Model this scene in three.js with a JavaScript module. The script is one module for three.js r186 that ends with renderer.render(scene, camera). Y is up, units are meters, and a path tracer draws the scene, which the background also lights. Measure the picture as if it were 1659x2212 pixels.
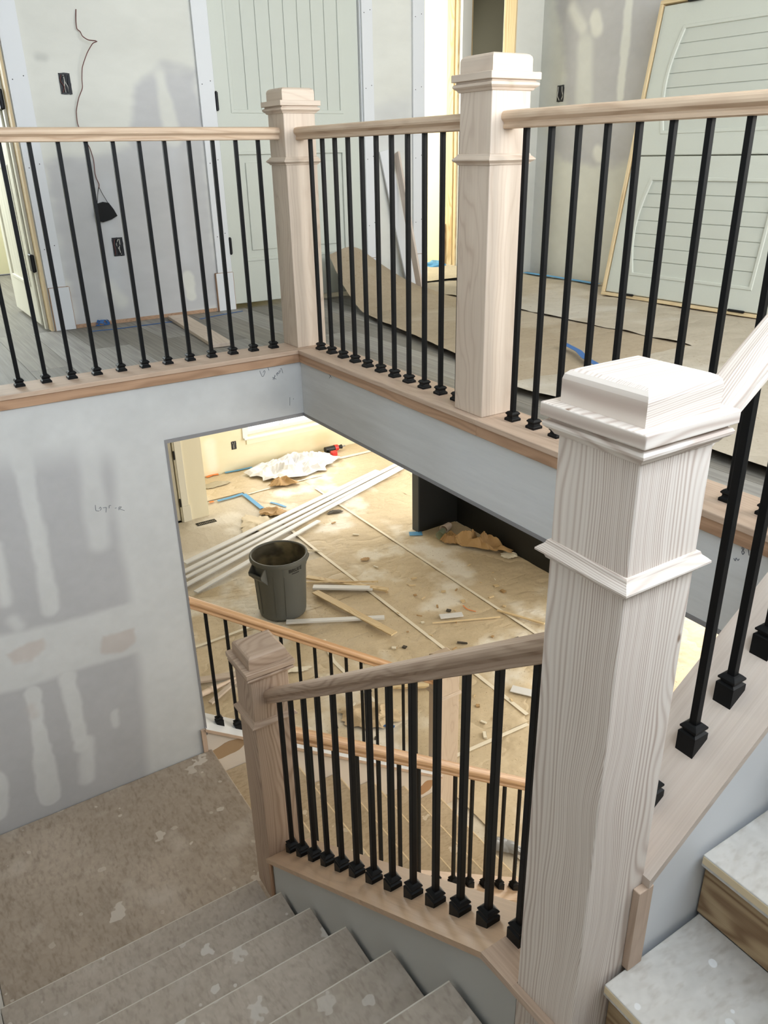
import * as THREE from 'three';
import { RectAreaLightUniformsLib } from 'three/addons/lights/RectAreaLightUniformsLib.js';
import { RoundedBoxGeometry } from 'three/addons/geometries/RoundedBoxGeometry.js';
import { mergeGeometries } from 'three/addons/utils/BufferGeometryUtils.js';
import { FontLoader } from 'three/addons/loaders/FontLoader.js';
import { TextGeometry } from 'three/addons/geometries/TextGeometry.js';

// ---------------------------------------------------------------- camera, sky, lights, exposure
const scene = new THREE.Scene();
const FOCAL = 1709.98, CX = 829.5, CY = 1106;
const camPos = new THREE.Vector3(-1.66224, 0.94089, 3.34562);
const camRight = new THREE.Vector3(0.840645, -0.019410, 0.541239);
const camUp = new THREE.Vector3(0.238441, 0.910556, -0.337688);
const camBack = new THREE.Vector3(-0.486274, 0.412930, 0.770082);
const camera = new THREE.PerspectiveCamera(2 * Math.atan(CY / FOCAL) * 180 / Math.PI, 1659 / 2212, 0.05, 80);
camera.position.copy(camPos);
camera.up.copy(camUp);
camera.lookAt(camPos.clone().sub(camBack));
scene.add(camera);

const renderer = new THREE.WebGLRenderer({ antialias: true });
renderer.toneMapping = THREE.LinearToneMapping;
renderer.toneMappingExposure = 1.0;
renderer.shadowMap.enabled = true;
RectAreaLightUniformsLib.init();
scene.background = new THREE.Color(0.93, 0.97, 1.0);
scene.backgroundIntensity = 2.4;

function windowOrFillLight(name, color, intensity, w, h, at, towards) {
  const l = new THREE.RectAreaLight(color, intensity, w, h);
  l.name = name; l.position.set(...at); l.lookAt(new THREE.Vector3(...towards)); l.castShadow = true;
  scene.add(l); return l;
}
// daylight entering through the stair window behind the viewer, upper floor
windowOrFillLight('stair_window_daylight', new THREE.Color(0.73, 0.86, 1.0), 6.4, 2.3, 1.5, [-0.35, 1.95, 3.60], [-0.35, 1.95, 0]);
// added fill brightening the far hall walls, from an unseen window on the right
windowOrFillLight('upper_hall_added_fill', new THREE.Color(1.0, 0.98, 0.94), 9.5, 1.5, 1.4, [1.7, 1.75, 3.60], [1.7, 1.75, 0]);
// bedroom window behind the open door in the far wall
windowOrFillLight('bedroom_window_daylight', new THREE.Color(0.84, 0.93, 1.0), 17.0, 1.5, 1.3, [-1.7, 1.6, -4.05], [-1.15, 0.2, -1.2]);
// window of the passage behind the far wall
windowOrFillLight('passage_window_daylight', new THREE.Color(1.0, 0.97, 0.84), 9.0, 1.2, 1.4, [1.40, 1.45, -2.9], [2.5, 1.2, -2.4]);
// added fill lifting the dim room behind the timber doorway; no window there
windowOrFillLight('dim_room_added_fill', new THREE.Color(1.0, 0.98, 0.9), 4.5, 0.7, 0.7, [3.3, 1.8, -4.1], [3.6, 1.2, -2.0]);
// living room, lower floor: far wall window, then added fills from unseen right and near walls
windowOrFillLight('living_room_window_daylight', new THREE.Color(1.0, 0.97, 0.90), 5.2, 1.2, 1.75, [3.1, -1.85, -6.84], [3.1, -2.4, 0]);
windowOrFillLight('living_room_side_added_fill', new THREE.Color(1.0, 0.96, 0.88), 11.0, 3.2, 2.0, [6.52, -1.65, -3.2], [0, -2.4, -3.2]);  // added fill making the paper floor bright and warm, source out of view
windowOrFillLight('living_room_near_added_fill', new THREE.Color(1.0, 0.96, 0.88), 6.5, 1.6, 1.9, [3.9, -1.6, 3.58], [2.6, -2.6, 0]);  // added fill for the floor by the stairs, invented window out of view
windowOrFillLight('living_room_near_side_added_fill', new THREE.Color(1.0, 0.96, 0.88), 9.5, 2.4, 2.0, [6.52, -1.65, 1.0], [0, -2.6, 0.2]);  // added fill for the near floor, source out of view

// ---------------------------------------------------------------- helpers
let seedState = 1234567;
function rnd() { seedState = (seedState * 1664525 + 1013904223) >>> 0; return seedState / 4294967296; }
const rr = (a, b) => a + (b - a) * rnd();
const V = (x, y, z) => new THREE.Vector3(x, y, z);
function rayDir(px, py) {
  return V(0, 0, 0).addScaledVector(camRight, (px - CX) / FOCAL).addScaledVector(camUp, -(py - CY) / FOCAL).addScaledVector(camBack, -1);
}
// where the sight line through a photo pixel meets the plane axis = value
function P(px, py, axis, val) {
  const d = rayDir(px, py), t = (val - camPos[axis]) / d[axis];
  return camPos.clone().addScaledVector(d, t);
}
const taken = new Map();
function numbered(n) { const k = taken.get(n) || 0; taken.set(n, k + 1); return k ? n + '_' + String(k).padStart(3, '0') : n; }
function shadows(o) { o.castShadow = true; o.receiveShadow = true; return o; }
function thing(name, label, category, at = [0, 0, 0], group) {
  const g = new THREE.Group(); g.name = numbered(name); g.position.set(...at);
  g.userData = { label, category }; if (group) g.userData.group = group;
  scene.add(g); return g;
}
// a part whose geometry is given in world coordinates
function part(g, name, geo, mat, label) {
  let root = V(0, 0, 0); for (let o = g; o && o !== scene; o = o.parent) root.add(o.position);
  geo.translate(-root.x, -root.y, -root.z);
  const m = shadows(new THREE.Mesh(geo, mat)); m.name = name; if (label) m.userData.label = label; g.add(m); return m;
}
// a part given in the thing's own coordinates
function lpart(g, name, geo, mat, label) { const m = shadows(new THREE.Mesh(geo, mat)); m.name = name; if (label) m.userData.label = label; g.add(m); return m; }
function struct(name, geo, mat, label, category) {
  const m = shadows(new THREE.Mesh(geo, mat)); m.name = numbered(name);
  m.userData = { kind: 'structure', label, category: category || 'wall' }; scene.add(m); return m;
}
function single(name, geo, mat, label, category, group) {
  geo.computeBoundingBox(); const b = geo.boundingBox, c = V((b.min.x + b.max.x) / 2, b.min.y, (b.min.z + b.max.z) / 2);
  geo.translate(-c.x, -c.y, -c.z);
  const m = shadows(new THREE.Mesh(geo, mat)); m.name = numbered(name); m.position.copy(c);
  m.userData = { label, category }; if (group) m.userData.group = group; scene.add(m); return m;
}
// projection of texture coordinates in metres along the grain axis
function grain(geo, axis = 'y', off) {
  const g = geo.index ? geo.toNonIndexed() : geo; g.computeVertexNormals();
  const p = g.attributes.position, n = g.attributes.normal, uv = new Float32Array(p.count * 2);
  const ring = axis === 'ring', gi = ring ? 0 : 'xyz'.indexOf(axis), ou = off ? off[0] : rnd(), ov = off ? off[1] : rnd();
  let cxr = 0, czr = 0; if (ring) { g.computeBoundingBox(); cxr = (g.boundingBox.min.x + g.boundingBox.max.x) / 2; czr = (g.boundingBox.min.z + g.boundingBox.max.z) / 2; }
  const A = V(), B = V(), C = V();
  for (let i = 0; i < p.count; i += 3) {
    A.fromBufferAttribute(p, i); B.fromBufferAttribute(p, i + 1); C.fromBufferAttribute(p, i + 2);
    const N = B.clone().sub(A).cross(C.clone().sub(A)); const a = [Math.abs(N.x), Math.abs(N.y), Math.abs(N.z)];
    let d = a.indexOf(Math.max(...a)); 
    for (let k = 0; k < 3; k++) {
      const q = [p.getX(i + k), p.getY(i + k), p.getZ(i + k)]; let u, v;
      if (ring) { const nx = Math.abs(p.getX(i) + p.getX(i + 1) + p.getX(i + 2) - 3 * cxr), nz = Math.abs(p.getZ(i) + p.getZ(i + 1) + p.getZ(i + 2) - 3 * czr); v = nx > nz ? q[2] : q[0]; u = q[1] + 0.6 * (nx > nz ? q[0] : q[2]); }
      else if (d === gi) { const o = [0, 1, 2].filter(j => j !== d); u = q[o[0]] * 0.35; v = q[o[1]] * 0.35; }
      else { v = q[gi]; u = q[3 - gi - d] + d * 0.137 + (N.getComponent(d) > 0 ? 0.071 : 0); }
      uv[(i + k) * 2] = u + ou; uv[(i + k) * 2 + 1] = v + ov;
    }
  }
  g.setAttribute('uv', new THREE.BufferAttribute(uv, 2)); return g;
}
function box(x0, x1, y0, y1, z0, z1) { const g = new THREE.BoxGeometry(x1 - x0, y1 - y0, z1 - z0); g.translate((x0 + x1) / 2, (y0 + y1) / 2, (z0 + z1) / 2); return g; }
function rbox(x0, x1, y0, y1, z0, z1, r = 0.002, s = 2) { const g = new RoundedBoxGeometry(x1 - x0, y1 - y0, z1 - z0, s, r); g.translate((x0 + x1) / 2, (y0 + y1) / 2, (z0 + z1) / 2); return g; }
const wbox = (axis, x0, x1, y0, y1, z0, z1, r) => grain(r === 0 ? box(x0, x1, y0, y1, z0, z1) : rbox(x0, x1, y0, y1, z0, z1, r || 0.0025), axis);
function merged(list) { return mergeGeometries(list.map(g => { const h = g.index ? g.toNonIndexed() : g; for (const k of Object.keys(h.attributes)) if (!['position', 'normal', 'uv'].includes(k)) h.deleteAttribute(k); return h; })); }
// polygon (in the plane spanned by two axes) pushed along the third: axis 'z' uses (x,y), axis 'x' uses (z,y), axis 'y' uses (x,z)
function prism(pts, axis, a, b, holes = [], bevel = 0) {
  const mk = L => L.map(q => new THREE.Vector2(axis === 'x' ? -q[0] : axis === 'y' ? q[0] : q[0], axis === 'y' ? -q[1] : q[1]));
  const s = new THREE.Shape(mk(pts)); for (const h of holes) s.holes.push(new THREE.Path(mk(h)));
  const g = new THREE.ExtrudeGeometry(s, { depth: b - a - 2 * bevel, bevelEnabled: bevel > 0, bevelThickness: bevel, bevelSize: bevel, bevelOffset: -bevel, bevelSegments: 2, curveSegments: 16 });
  g.translate(0, 0, bevel);
  if (axis === 'z') g.translate(0, 0, a);
  if (axis === 'x') { g.rotateY(Math.PI / 2); g.translate(a, 0, 0); }
  if (axis === 'y') { g.rotateX(-Math.PI / 2); g.translate(0, a, 0); }
  return g;
}
const rect = (u0, u1, v0, v1) => [[u0, v0], [u1, v0], [u1, v1], [u0, v1]];
// a straight member from p to q; width along side, thickness along the remaining direction (top face through p and q)
function member(p, q, w, t, side, r = 0.002, centred = false) {
  const L = p.distanceTo(q), g = grain(new RoundedBoxGeometry(w, t, L, 1, Math.min(r, t * 0.45)), 'z');
  const Z = q.clone().sub(p).normalize(), Xd = side.clone().addScaledVector(Z, -side.dot(Z)).normalize(), Y = Z.clone().cross(Xd);
  if (!centred) g.translate(0, -t / 2, 0);
  g.applyMatrix4(new THREE.Matrix4().makeBasis(Xd, Y, Z).setPosition(p.clone().add(q).multiplyScalar(0.5)));
  return g;
}

// ---------------------------------------------------------------- noise and textures
function hash(ix, iy, s) { let h = (ix * 374761393 + iy * 668265263 + s * 2147483647 + 1013) | 0; h = Math.imul(h ^ (h >>> 13), 1274126177); h ^= h >>> 16; return (h >>> 0) / 4294967295; }
function vnoise(x, y, px, py, s) {
  const x0 = Math.floor(x), y0 = Math.floor(y), fx = x - x0, fy = y - y0, ux = fx * fx * (3 - 2 * fx), uy = fy * fy * (3 - 2 * fy);
  let xa = x0 % px; if (xa < 0) xa += px; let xb = xa + 1; if (xb >= px) xb = 0; let ya = y0 % py; if (ya < 0) ya += py; let yb = ya + 1; if (yb >= py) yb = 0;
  const a = hash(xa, ya, s), b = hash(xb, ya, s), c = hash(xa, yb, s), d = hash(xb, yb, s);
  return (a + (b - a) * ux) * (1 - uy) + (c + (d - c) * ux) * uy;
}
function fbm(u, v, fu, fv, s, oct = 4) { let t = 0, a = 0.5, n = 0; for (let o = 0; o < oct; o++) { t += a * vnoise(u * fu, v * fv, fu, fv, s + o * 17); n += a; a *= 0.5; fu *= 2; fv *= 2; } return t / n; }
const lerp = (a, b, t) => a + (b - a) * t, clamp = (x, a = 0, b = 1) => Math.min(b, Math.max(a, x)), sstep = (a, b, x) => { const t = clamp((x - a) / (b - a)); return t * t * (3 - 2 * t); };
const mix3 = (a, b, t) => [lerp(a[0], b[0], t), lerp(a[1], b[1], t), lerp(a[2], b[2], t)];
function tex(w, h, fn, su, sv, srgb = true) {
  const d = new Uint8Array(w * h * 4);
  for (let j = 0; j < h; j++) for (let i = 0; i < w; i++) { const c = fn((i + 0.5) / w, (j + 0.5) / h), k = (j * w + i) * 4; d[k] = clamp(c[0], 0, 255); d[k + 1] = clamp(c[1], 0, 255); d[k + 2] = clamp(c[2], 0, 255); d[k + 3] = 255; }
  const t = new THREE.DataTexture(d, w, h); t.magFilter = THREE.LinearFilter; t.minFilter = THREE.LinearMipmapLinearFilter; t.generateMipmaps = true;
  t.wrapS = t.wrapT = THREE.RepeatWrapping; if (srgb) t.colorSpace = THREE.SRGBColorSpace;
  t.repeat.set(1 / su, 1 / sv); t.needsUpdate = true; return t;
}
function woodTex(o) {
  const { seed, light, dark, rings, warp = 0.8, sharp = 3, contrast = 0.6, fibre = 8, su = 0.32, sv = 1.3, blotch = 10, knots = [], spread = 0.13 } = o;
  return tex(512, 1024, (u, v) => {
    const w1 = fbm(u, v, 3, 3, seed, 3) - 0.5, w2 = fbm(u, v, 9, 7, seed + 5, 2) - 0.5, w0 = fbm(u, v, 2, 5, seed + 41, 2) - 0.5;
    const s1 = 2 * Math.PI * (u + 0.1) + w0 * 1.5, uu = u + spread * Math.sin(s1) + 0.02 * Math.sin(4 * Math.PI * u + 1.3), dens = 1 + spread * 6.283 * Math.cos(s1);
    const ph = rings * uu + warp * w1 * 4 * Math.min(1.5, 1.2 / Math.max(0.35, dens)) + warp * w2 * 0.8;
    const t = ph - Math.floor(ph), id = Math.floor(ph), line = Math.exp(-Math.pow((t - 0.55) / (0.62 / (1 + sharp)), 2)) * 0.8 + 0.25 * sstep(0.0, 0.55, t) * (1 - sstep(0.6, 1, t));
    const strength = (0.35 + 0.75 * fbm(u, v, 6, 2, seed + 9, 2)) * (0.45 + 0.8 * hash(((id % rings) + rings) % rings, 5, seed));
    const fi = (fbm(u, v, 150, 6, seed + 31, 2) - 0.5) * fibre, bl = (fbm(u, v, 3, 4, seed + 77, 3) - 0.5) * blotch;
    let c = mix3(light, dark, clamp(line * contrast * strength * 1.7)).map(x => x + fi + bl);
    for (const k of knots) { const dx = (u - k[0]) * su, dy = (v - k[1]) * sv * 0.45, r = Math.hypot(dx, dy) / k[2]; if (r < 1.8) c = mix3(c, [126, 100, 82], (1 - sstep(0.3, 1.8, r)) * 0.85); }
    return c;
  }, su, sv);
}
const T = {};
T.fir = woodTex({ seed: 11, light: [230, 218, 207], dark: [168, 143, 128], rings: 46, warp: 0.55, sharp: 2.4, contrast: 0.42, fibre: 9, spread: 0.13, knots: [[0.31, 0.42, 0.003]] });
T.maple = woodTex({ seed: 23, light: [212, 194, 176], dark: [172, 146, 126], rings: 11, warp: 1.2, sharp: 5, contrast: 0.24, fibre: 9, blotch: 14, spread: 0.1 });
T.newelTan = woodTex({ seed: 29, light: [184, 160, 139], dark: [138, 112, 92], rings: 30, warp: 0.9, sharp: 2.4, contrast: 0.32, fibre: 10 });
T.rail = woodTex({ seed: 37, light: [214, 188, 161], dark: [166, 132, 105], rings: 18, warp: 0.7, sharp: 2.4, contrast: 0.28, fibre: 13, blotch: 16 });
T.cap = woodTex({ seed: 41, light: [196, 171, 150], dark: [162, 134, 113], rings: 12, warp: 0.8, sharp: 2.5, contrast: 0.2, fibre: 13, blotch: 16 });
T.capPale = woodTex({ seed: 42, light: [208, 193, 180], dark: [178, 158, 142], rings: 9, warp: 0.7, sharp: 2.5, contrast: 0.18, fibre: 12, blotch: 14 });
T.fascia = woodTex({ seed: 43, light: [184, 148, 119], dark: [146, 112, 86], rings: 10, warp: 0.5, sharp: 2, contrast: 0.4, fibre: 13, blotch: 14 });
T.pine = woodTex({ seed: 47, light: [226, 205, 165], dark: [190, 156, 110], rings: 14, warp: 0.9, sharp: 2.4, contrast: 0.42, fibre: 10, knots: [[0.4, 0.3, 0.010]] });
T.riser = woodTex({ seed: 53, light: [190, 164, 128], dark: [136, 106, 76], rings: 16, warp: 1.1, sharp: 2.2, contrast: 0.5, fibre: 12, blotch: 30, knots: [[0.45, 0.35, 0.014], [0.2, 0.8, 0.012]] });
// dusty treads: sheet material with flecks, compound drips and wear
function dustTex(seed, base, dark, white, amount, su, sv, res = 768) {
  const n = 70, spots = []; for (let i = 0; i < n; i++) spots.push([hash(i, 1, seed), hash(i, 2, seed), 0.006 + 0.03 * Math.pow(hash(i, 3, seed), 2.5), hash(i, 4, seed), hash(i, 5, seed) < amount]);
  return tex(res, res, (u, v) => {
    const fl = fbm(u + 0.1 * Math.sin(6.283 * v), v, 44, 120, seed, 3), fl2 = fbm(u, v + 0.05 * Math.sin(6.283 * u), 24, 64, seed + 3, 3), big = fbm(u, v, 3, 3, seed + 8, 4), sp = fbm(u, v, 70, 70, seed + 12, 2);
    let c = mix3(base, dark, clamp((fl - 0.52) * 2.6) * 0.42 + clamp((fl2 - 0.58) * 3) * 0.32);
    c = c.map(x => x + (big - 0.5) * 26 + (sp - 0.5) * 14);
    c = mix3(c, white, clamp((fbm(u, v, 9, 9, seed + 21, 4) - 0.6) * 4) * 0.5 * (amount + 0.3));
    for (const s of spots) { if (!s[4]) continue; let dx = Math.abs(u - s[0]), dy = Math.abs(v - s[1]); dx = Math.min(dx, 1 - dx); dy = Math.min(dy, 1 - dy); const q = Math.hypot(dx * su, dy * sv); if (q < s[2] * 2.4) { const e = q / s[2] + (fbm(u, v, 48, 48, seed + 61, 2) - 0.5) * 2.2; c = mix3(c, white, (1 - sstep(0.75, 1.0, e)) * (0.45 + 0.5 * s[3])); } }
    return c;
  }, su, sv);
}
T.landing = dustTex(61, [172, 157, 141], [124, 109, 95], [208, 198, 186], 0.55, 1.15, 1.15, 1024);
T.treadGrey = dustTex(67, [178, 166, 153], [140, 126, 113], [214, 208, 200], 0.4, 1.0, 1.0);
T.treadPale = dustTex(71, [208, 203, 196], [172, 162, 150], [240, 240, 240], 0.75, 1.1, 1.1, 1024);
T.treadTan = dustTex(73, [190, 172, 145], [150, 130, 104], [222, 210, 190], 0.35, 1.0, 1.0);
// kraft paper
function kraftTex(seed, base, dust, amount, su, sv, res = 1024) {
  return tex(res, res, (u, v) => {
    const a = fbm(u, v, 4, 4, seed, 5), f = fbm(u, v, 150, 150, seed + 3, 2), st = fbm(u, v, 10, 60, seed + 9, 3);
    let c = base.map(x => x + (a - 0.5) * 30 + (f - 0.5) * 10 + (st - 0.5) * 8);
    const d = clamp((fbm(u, v, 5, 5, seed + 30, 5) - 0.53) * 6) * amount;
    c = mix3(c, dust, clamp(d, 0, 0.85));
    if (fbm(u, v, 240, 240, seed + 50, 1) > 0.93) c = mix3(c, [120, 96, 66], 0.5);
    return c;
  }, su, sv);
}
T.kraft = kraftTex(81, [204, 187, 158], [236, 231, 221], 0.9, 2.2, 2.2);
T.kraftUp = kraftTex(83, [177, 166, 149], [196, 190, 180], 0.7, 1.8, 1.8);
T.greyFloor = kraftTex(87, [200, 190, 172], [226, 220, 208], 0.8, 2.0, 2.0, 768);
const wrinkleBump = (seed, f1, f2) => tex(1024, 1024, (u, v) => { const w = fbm(u, v, 6, 6, seed + 1, 3) * 0.35; const r1 = 1 - Math.abs(2 * fbm(u + w * 0.3, v, f1, f2, seed, 4) - 1), r2 = fbm(u, v, f1 * 3, f2 * 3, seed + 7, 3); const x = 255 * clamp(0.75 * Math.pow(r1, 3) + 0.25 * r2); return [x, x, x]; }, 2.0, 2.0, false);
T.wrinkle = wrinkleBump(91, 5, 8);
T.plank = tex(512, 1024, (u, v) => { const f = fbm(u, v, 40, 5, 95, 3), b = fbm(u, v, 4, 3, 97, 3), c = fbm(u, v, 140, 8, 99, 2); const x = (f - 0.5) * 46 + (b - 0.5) * 30 + (c - 0.5) * 16; return [142 + x, 138 + x, 132 + x * 0.96]; }, 0.36, 1.4);
T.speck = tex(256, 256, (u, v) => { const x = 128 + (fbm(u, v, 40, 40, 101, 3) - 0.5) * 200; return [x, x, x]; }, 0.12, 0.12, false);
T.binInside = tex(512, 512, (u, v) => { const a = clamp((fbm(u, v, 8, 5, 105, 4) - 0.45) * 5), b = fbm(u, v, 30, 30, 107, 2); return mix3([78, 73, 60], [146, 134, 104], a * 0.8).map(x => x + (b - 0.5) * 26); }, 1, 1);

const mat = (o) => new THREE.MeshStandardMaterial({ roughness: 0.7, metalness: 0, ...o });
const M = {
  fir: mat({ map: T.fir, roughness: 0.55 }), maple: mat({ map: T.maple, roughness: 0.5 }), newelTan: mat({ map: T.newelTan, roughness: 0.6 }),
  rail: mat({ map: T.rail, roughness: 0.5 }), railGold: mat({ map: T.rail, color: 0xeed8bc, roughness: 0.5 }), railFir: mat({ map: T.fir, roughness: 0.45 }), cap: mat({ map: T.cap, roughness: 0.55 }), fascia: mat({ map: T.fascia, roughness: 0.6 }),
  pine: mat({ map: T.pine, roughness: 0.6 }), riser: mat({ map: T.riser, roughness: 0.7 }),
  capPale: mat({ map: T.capPale, roughness: 0.45 }), capWarm: mat({ map: T.capPale, color: 0xf4e0c8, roughness: 0.42 }),
  iron: new THREE.MeshPhysicalMaterial({ color: 0x07080a, roughness: 0.5, specularIntensity: 0.45 }), hinge: mat({ color: 0x17171a, roughness: 0.45, metalness: 0.4 }),
  landing: mat({ map: T.landing, roughness: 0.9 }), treadGrey: mat({ map: T.treadGrey, roughness: 0.9 }), treadPale: mat({ map: T.treadPale, roughness: 0.9 }), treadTan: mat({ map: T.treadTan, roughness: 0.9 }),
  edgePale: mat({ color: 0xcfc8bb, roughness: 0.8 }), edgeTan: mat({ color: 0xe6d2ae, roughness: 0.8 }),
  ply: mat({ color: 0xc9b191, roughness: 0.8 }),
  kraft: mat({ map: T.kraft, bumpMap: T.wrinkle, bumpScale: 0.015, roughness: 0.62, side: THREE.DoubleSide }),
  kraftUpBrown: mat({ map: T.kraftUp, color: 0xefe6da, bumpMap: T.wrinkle, bumpScale: 0.006, roughness: 0.7, side: THREE.DoubleSide }),
  kraftUp: mat({ map: T.kraftUp, bumpMap: T.wrinkle, bumpScale: 0.008, roughness: 0.7, side: THREE.DoubleSide }),
  greyFloor: mat({ map: T.greyFloor, bumpMap: T.wrinkle, bumpScale: 0.004, roughness: 0.6 }),
  plank: mat({ map: T.plank, roughness: 0.55 }), plankB: mat({ map: T.plank, color: 0xe9e6e0, roughness: 0.55 }), plankC: mat({ map: T.plank, color: 0xd6d4d0, roughness: 0.55 }),
  white: mat({ color: 0xe4e5e6, roughness: 0.5 }), primed: mat({ color: 0xdfe0e2, roughness: 0.5 }), door: mat({ color: 0xcdd0c6, roughness: 0.5, bumpMap: T.speck, bumpScale: 0.0004 }),
  doorWarm: mat({ color: 0xe6e2d2, roughness: 0.5 }),
  drywall: mat({ color: 0xc2c2bf, roughness: 0.9 }), headerB: mat({ color: 0xd4d5d5, roughness: 0.85 }), cream: mat({ color: 0xeee6cc, roughness: 0.85 }), creamUp: mat({ color: 0xf3ecc8, roughness: 0.85 }), olive: mat({ color: 0x8f8c7c, roughness: 0.9 }),
  ceiling: mat({ color: 0xe6e4de, roughness: 0.9 }), bead: mat({ color: 0x8c8c90, roughness: 0.5, metalness: 0.3 }), black: mat({ color: 0x161819, roughness: 0.55 }), blackEdge: mat({ color: 0x3a3d40, roughness: 0.5 }),
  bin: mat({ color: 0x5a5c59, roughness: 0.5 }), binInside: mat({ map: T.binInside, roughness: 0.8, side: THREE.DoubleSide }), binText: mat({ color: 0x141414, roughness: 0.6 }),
  blueTape: mat({ color: 0x5b9fd0, roughness: 0.6, side: THREE.DoubleSide }), blueDeep: mat({ color: 0x2f62a0, roughness: 0.6, side: THREE.DoubleSide }), orange: mat({ color: 0xe88a4a, roughness: 0.7, side: THREE.DoubleSide }), tapePale: mat({ color: 0xece4d2, roughness: 0.6 }),
  whitePaper: mat({ color: 0xdfdfe0, roughness: 0.7, side: THREE.DoubleSide }), brownPaper: mat({ color: 0xb59468, roughness: 0.75, side: THREE.DoubleSide }), darkPaper: mat({ color: 0x4c463e, roughness: 0.75, side: THREE.DoubleSide }),
  copper: mat({ color: 0x6a3b36, roughness: 0.55 }), wireWhite: mat({ color: 0xcfccc4, roughness: 0.5 }), wireBlack: mat({ color: 0x17171a, roughness: 0.5 }), cloth: mat({ color: 0x121214, roughness: 0.85, side: THREE.DoubleSide }), boxDark: mat({ color: 0x23242a, roughness: 0.6 }),
  red: mat({ color: 0xd2302a, roughness: 0.45 }), pencil: mat({ color: 0x6d7078, roughness: 0.8 }), vent: mat({ color: 0x2a2924, roughness: 0.5, metalness: 0.4 }),
  chip: mat({ color: 0xe3cda6, roughness: 0.8 }), mud: mat({ color: 0xd9cfc4, roughness: 0.9 }),
  glass: new THREE.MeshPhysicalMaterial({ color: 0xffffff, roughness: 0.02, transmission: 1, thickness: 0, ior: 1.45 }),
  cupPlastic: new THREE.MeshPhysicalMaterial({ color: 0xe8efe6, roughness: 0.15, transmission: 0.85, thickness: 0, side: THREE.DoubleSide }),
};

// ---------------------------------------------------------------- levels and the setting
const LAND = -1.9535, RISE = 0.1825, F = LAND - 7 * RISE, UF = 0.075, CAPY = 0.109, HB = -0.2184, TB = 0.0488, UCEIL = 2.85;
const WC = -1.38, WD = 2.7, LEFTW = -1.86, NEARW = 3.66;

function sdPoly(pts, x, y) {
  let d = 1e9, inside = false;
  for (let i = 0, j = pts.length - 1; i < pts.length; j = i++) {
    const [ax, ay] = pts[i], [bx, by] = pts[j], ex = bx - ax, ey = by - ay, wx = x - ax, wy = y - ay, t = clamp((wx * ex + wy * ey) / (ex * ex + ey * ey + 1e-12));
    d = Math.min(d, Math.hypot(wx - ex * t, wy - ey * t));
    if ((ay > y) !== (by > y) && x < ax + (y - ay) / (by - ay) * ex) inside = !inside;
  }
  return inside ? -d : d;
}
// drywall: paper faced board with bands of joint compound; patches are outlines read from photo pixels
function wallTex(axis, val, ucoord, u0, u1, v0, v1, res, base, patches, seed) {
  const conv = q => { const p = P(q[0], q[1], axis, val); return [p[ucoord], p.y]; };
  const L = patches.map(p => ({ ...p, pts: p.poly ? p.poly.map(conv) : null, a: p.a ? conv(p.a) : null, b: p.b ? conv(p.b) : null }));
  const w = Math.min(2048, Math.round((u1 - u0) * res)), h = Math.min(2048, Math.round((v1 - v0) * res));
  const t = tex(w, h, (s, r) => {
    const u = lerp(u0, u1, s), v = lerp(v0, v1, r);
    const n1 = fbm(s, r, 9, 12, seed, 4) - 0.5, n2 = fbm(s, r, 50, 60, seed + 4, 2) - 0.5;
    let c = base.map(x => x + n1 * 12 + n2 * 5);
    for (const p of L) {
      let d;
      if (p.pts) d = sdPoly(p.pts, u, v);
      else { const ex = p.b[0] - p.a[0], ey = p.b[1] - p.a[1], tt = clamp(((u - p.a[0]) * ex + (v - p.a[1]) * ey) / (ex * ex + ey * ey + 1e-9)); d = Math.hypot(u - p.a[0] - ex * tt, v - p.a[1] - ey * tt) - p.r; }
      d += n1 * (p.wob || 0.05) + n2 * 0.012;
      const k = (1 - sstep(-(p.soft || 0.02), p.soft || 0.02, d)) * (p.k || 1);
      if (k > 0) c = mix3(c, p.col.map(x => x + n1 * 14 + n2 * 6), k);
    }
    return c;
  }, u1 - u0, v1 - v0);
  t.offset.set(-u0 / (u1 - u0), -v0 / (v1 - v0)); t.wrapS = t.wrapT = THREE.ClampToEdgeWrapping; return t;
}
function wallUV(geo, ucoord) { const g = geo.index ? geo.toNonIndexed() : geo, p = g.attributes.position, uv = new Float32Array(p.count * 2); for (let i = 0; i < p.count; i++) { uv[2 * i] = ucoord === 'x' ? p.getX(i) : p.getZ(i); uv[2 * i + 1] = p.getY(i); } g.setAttribute('uv', new THREE.BufferAttribute(uv, 2)); return g; }
const PAPER = [177, 177, 179], MUD = [202, 203, 203], PINK = [190, 181, 176];

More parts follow.
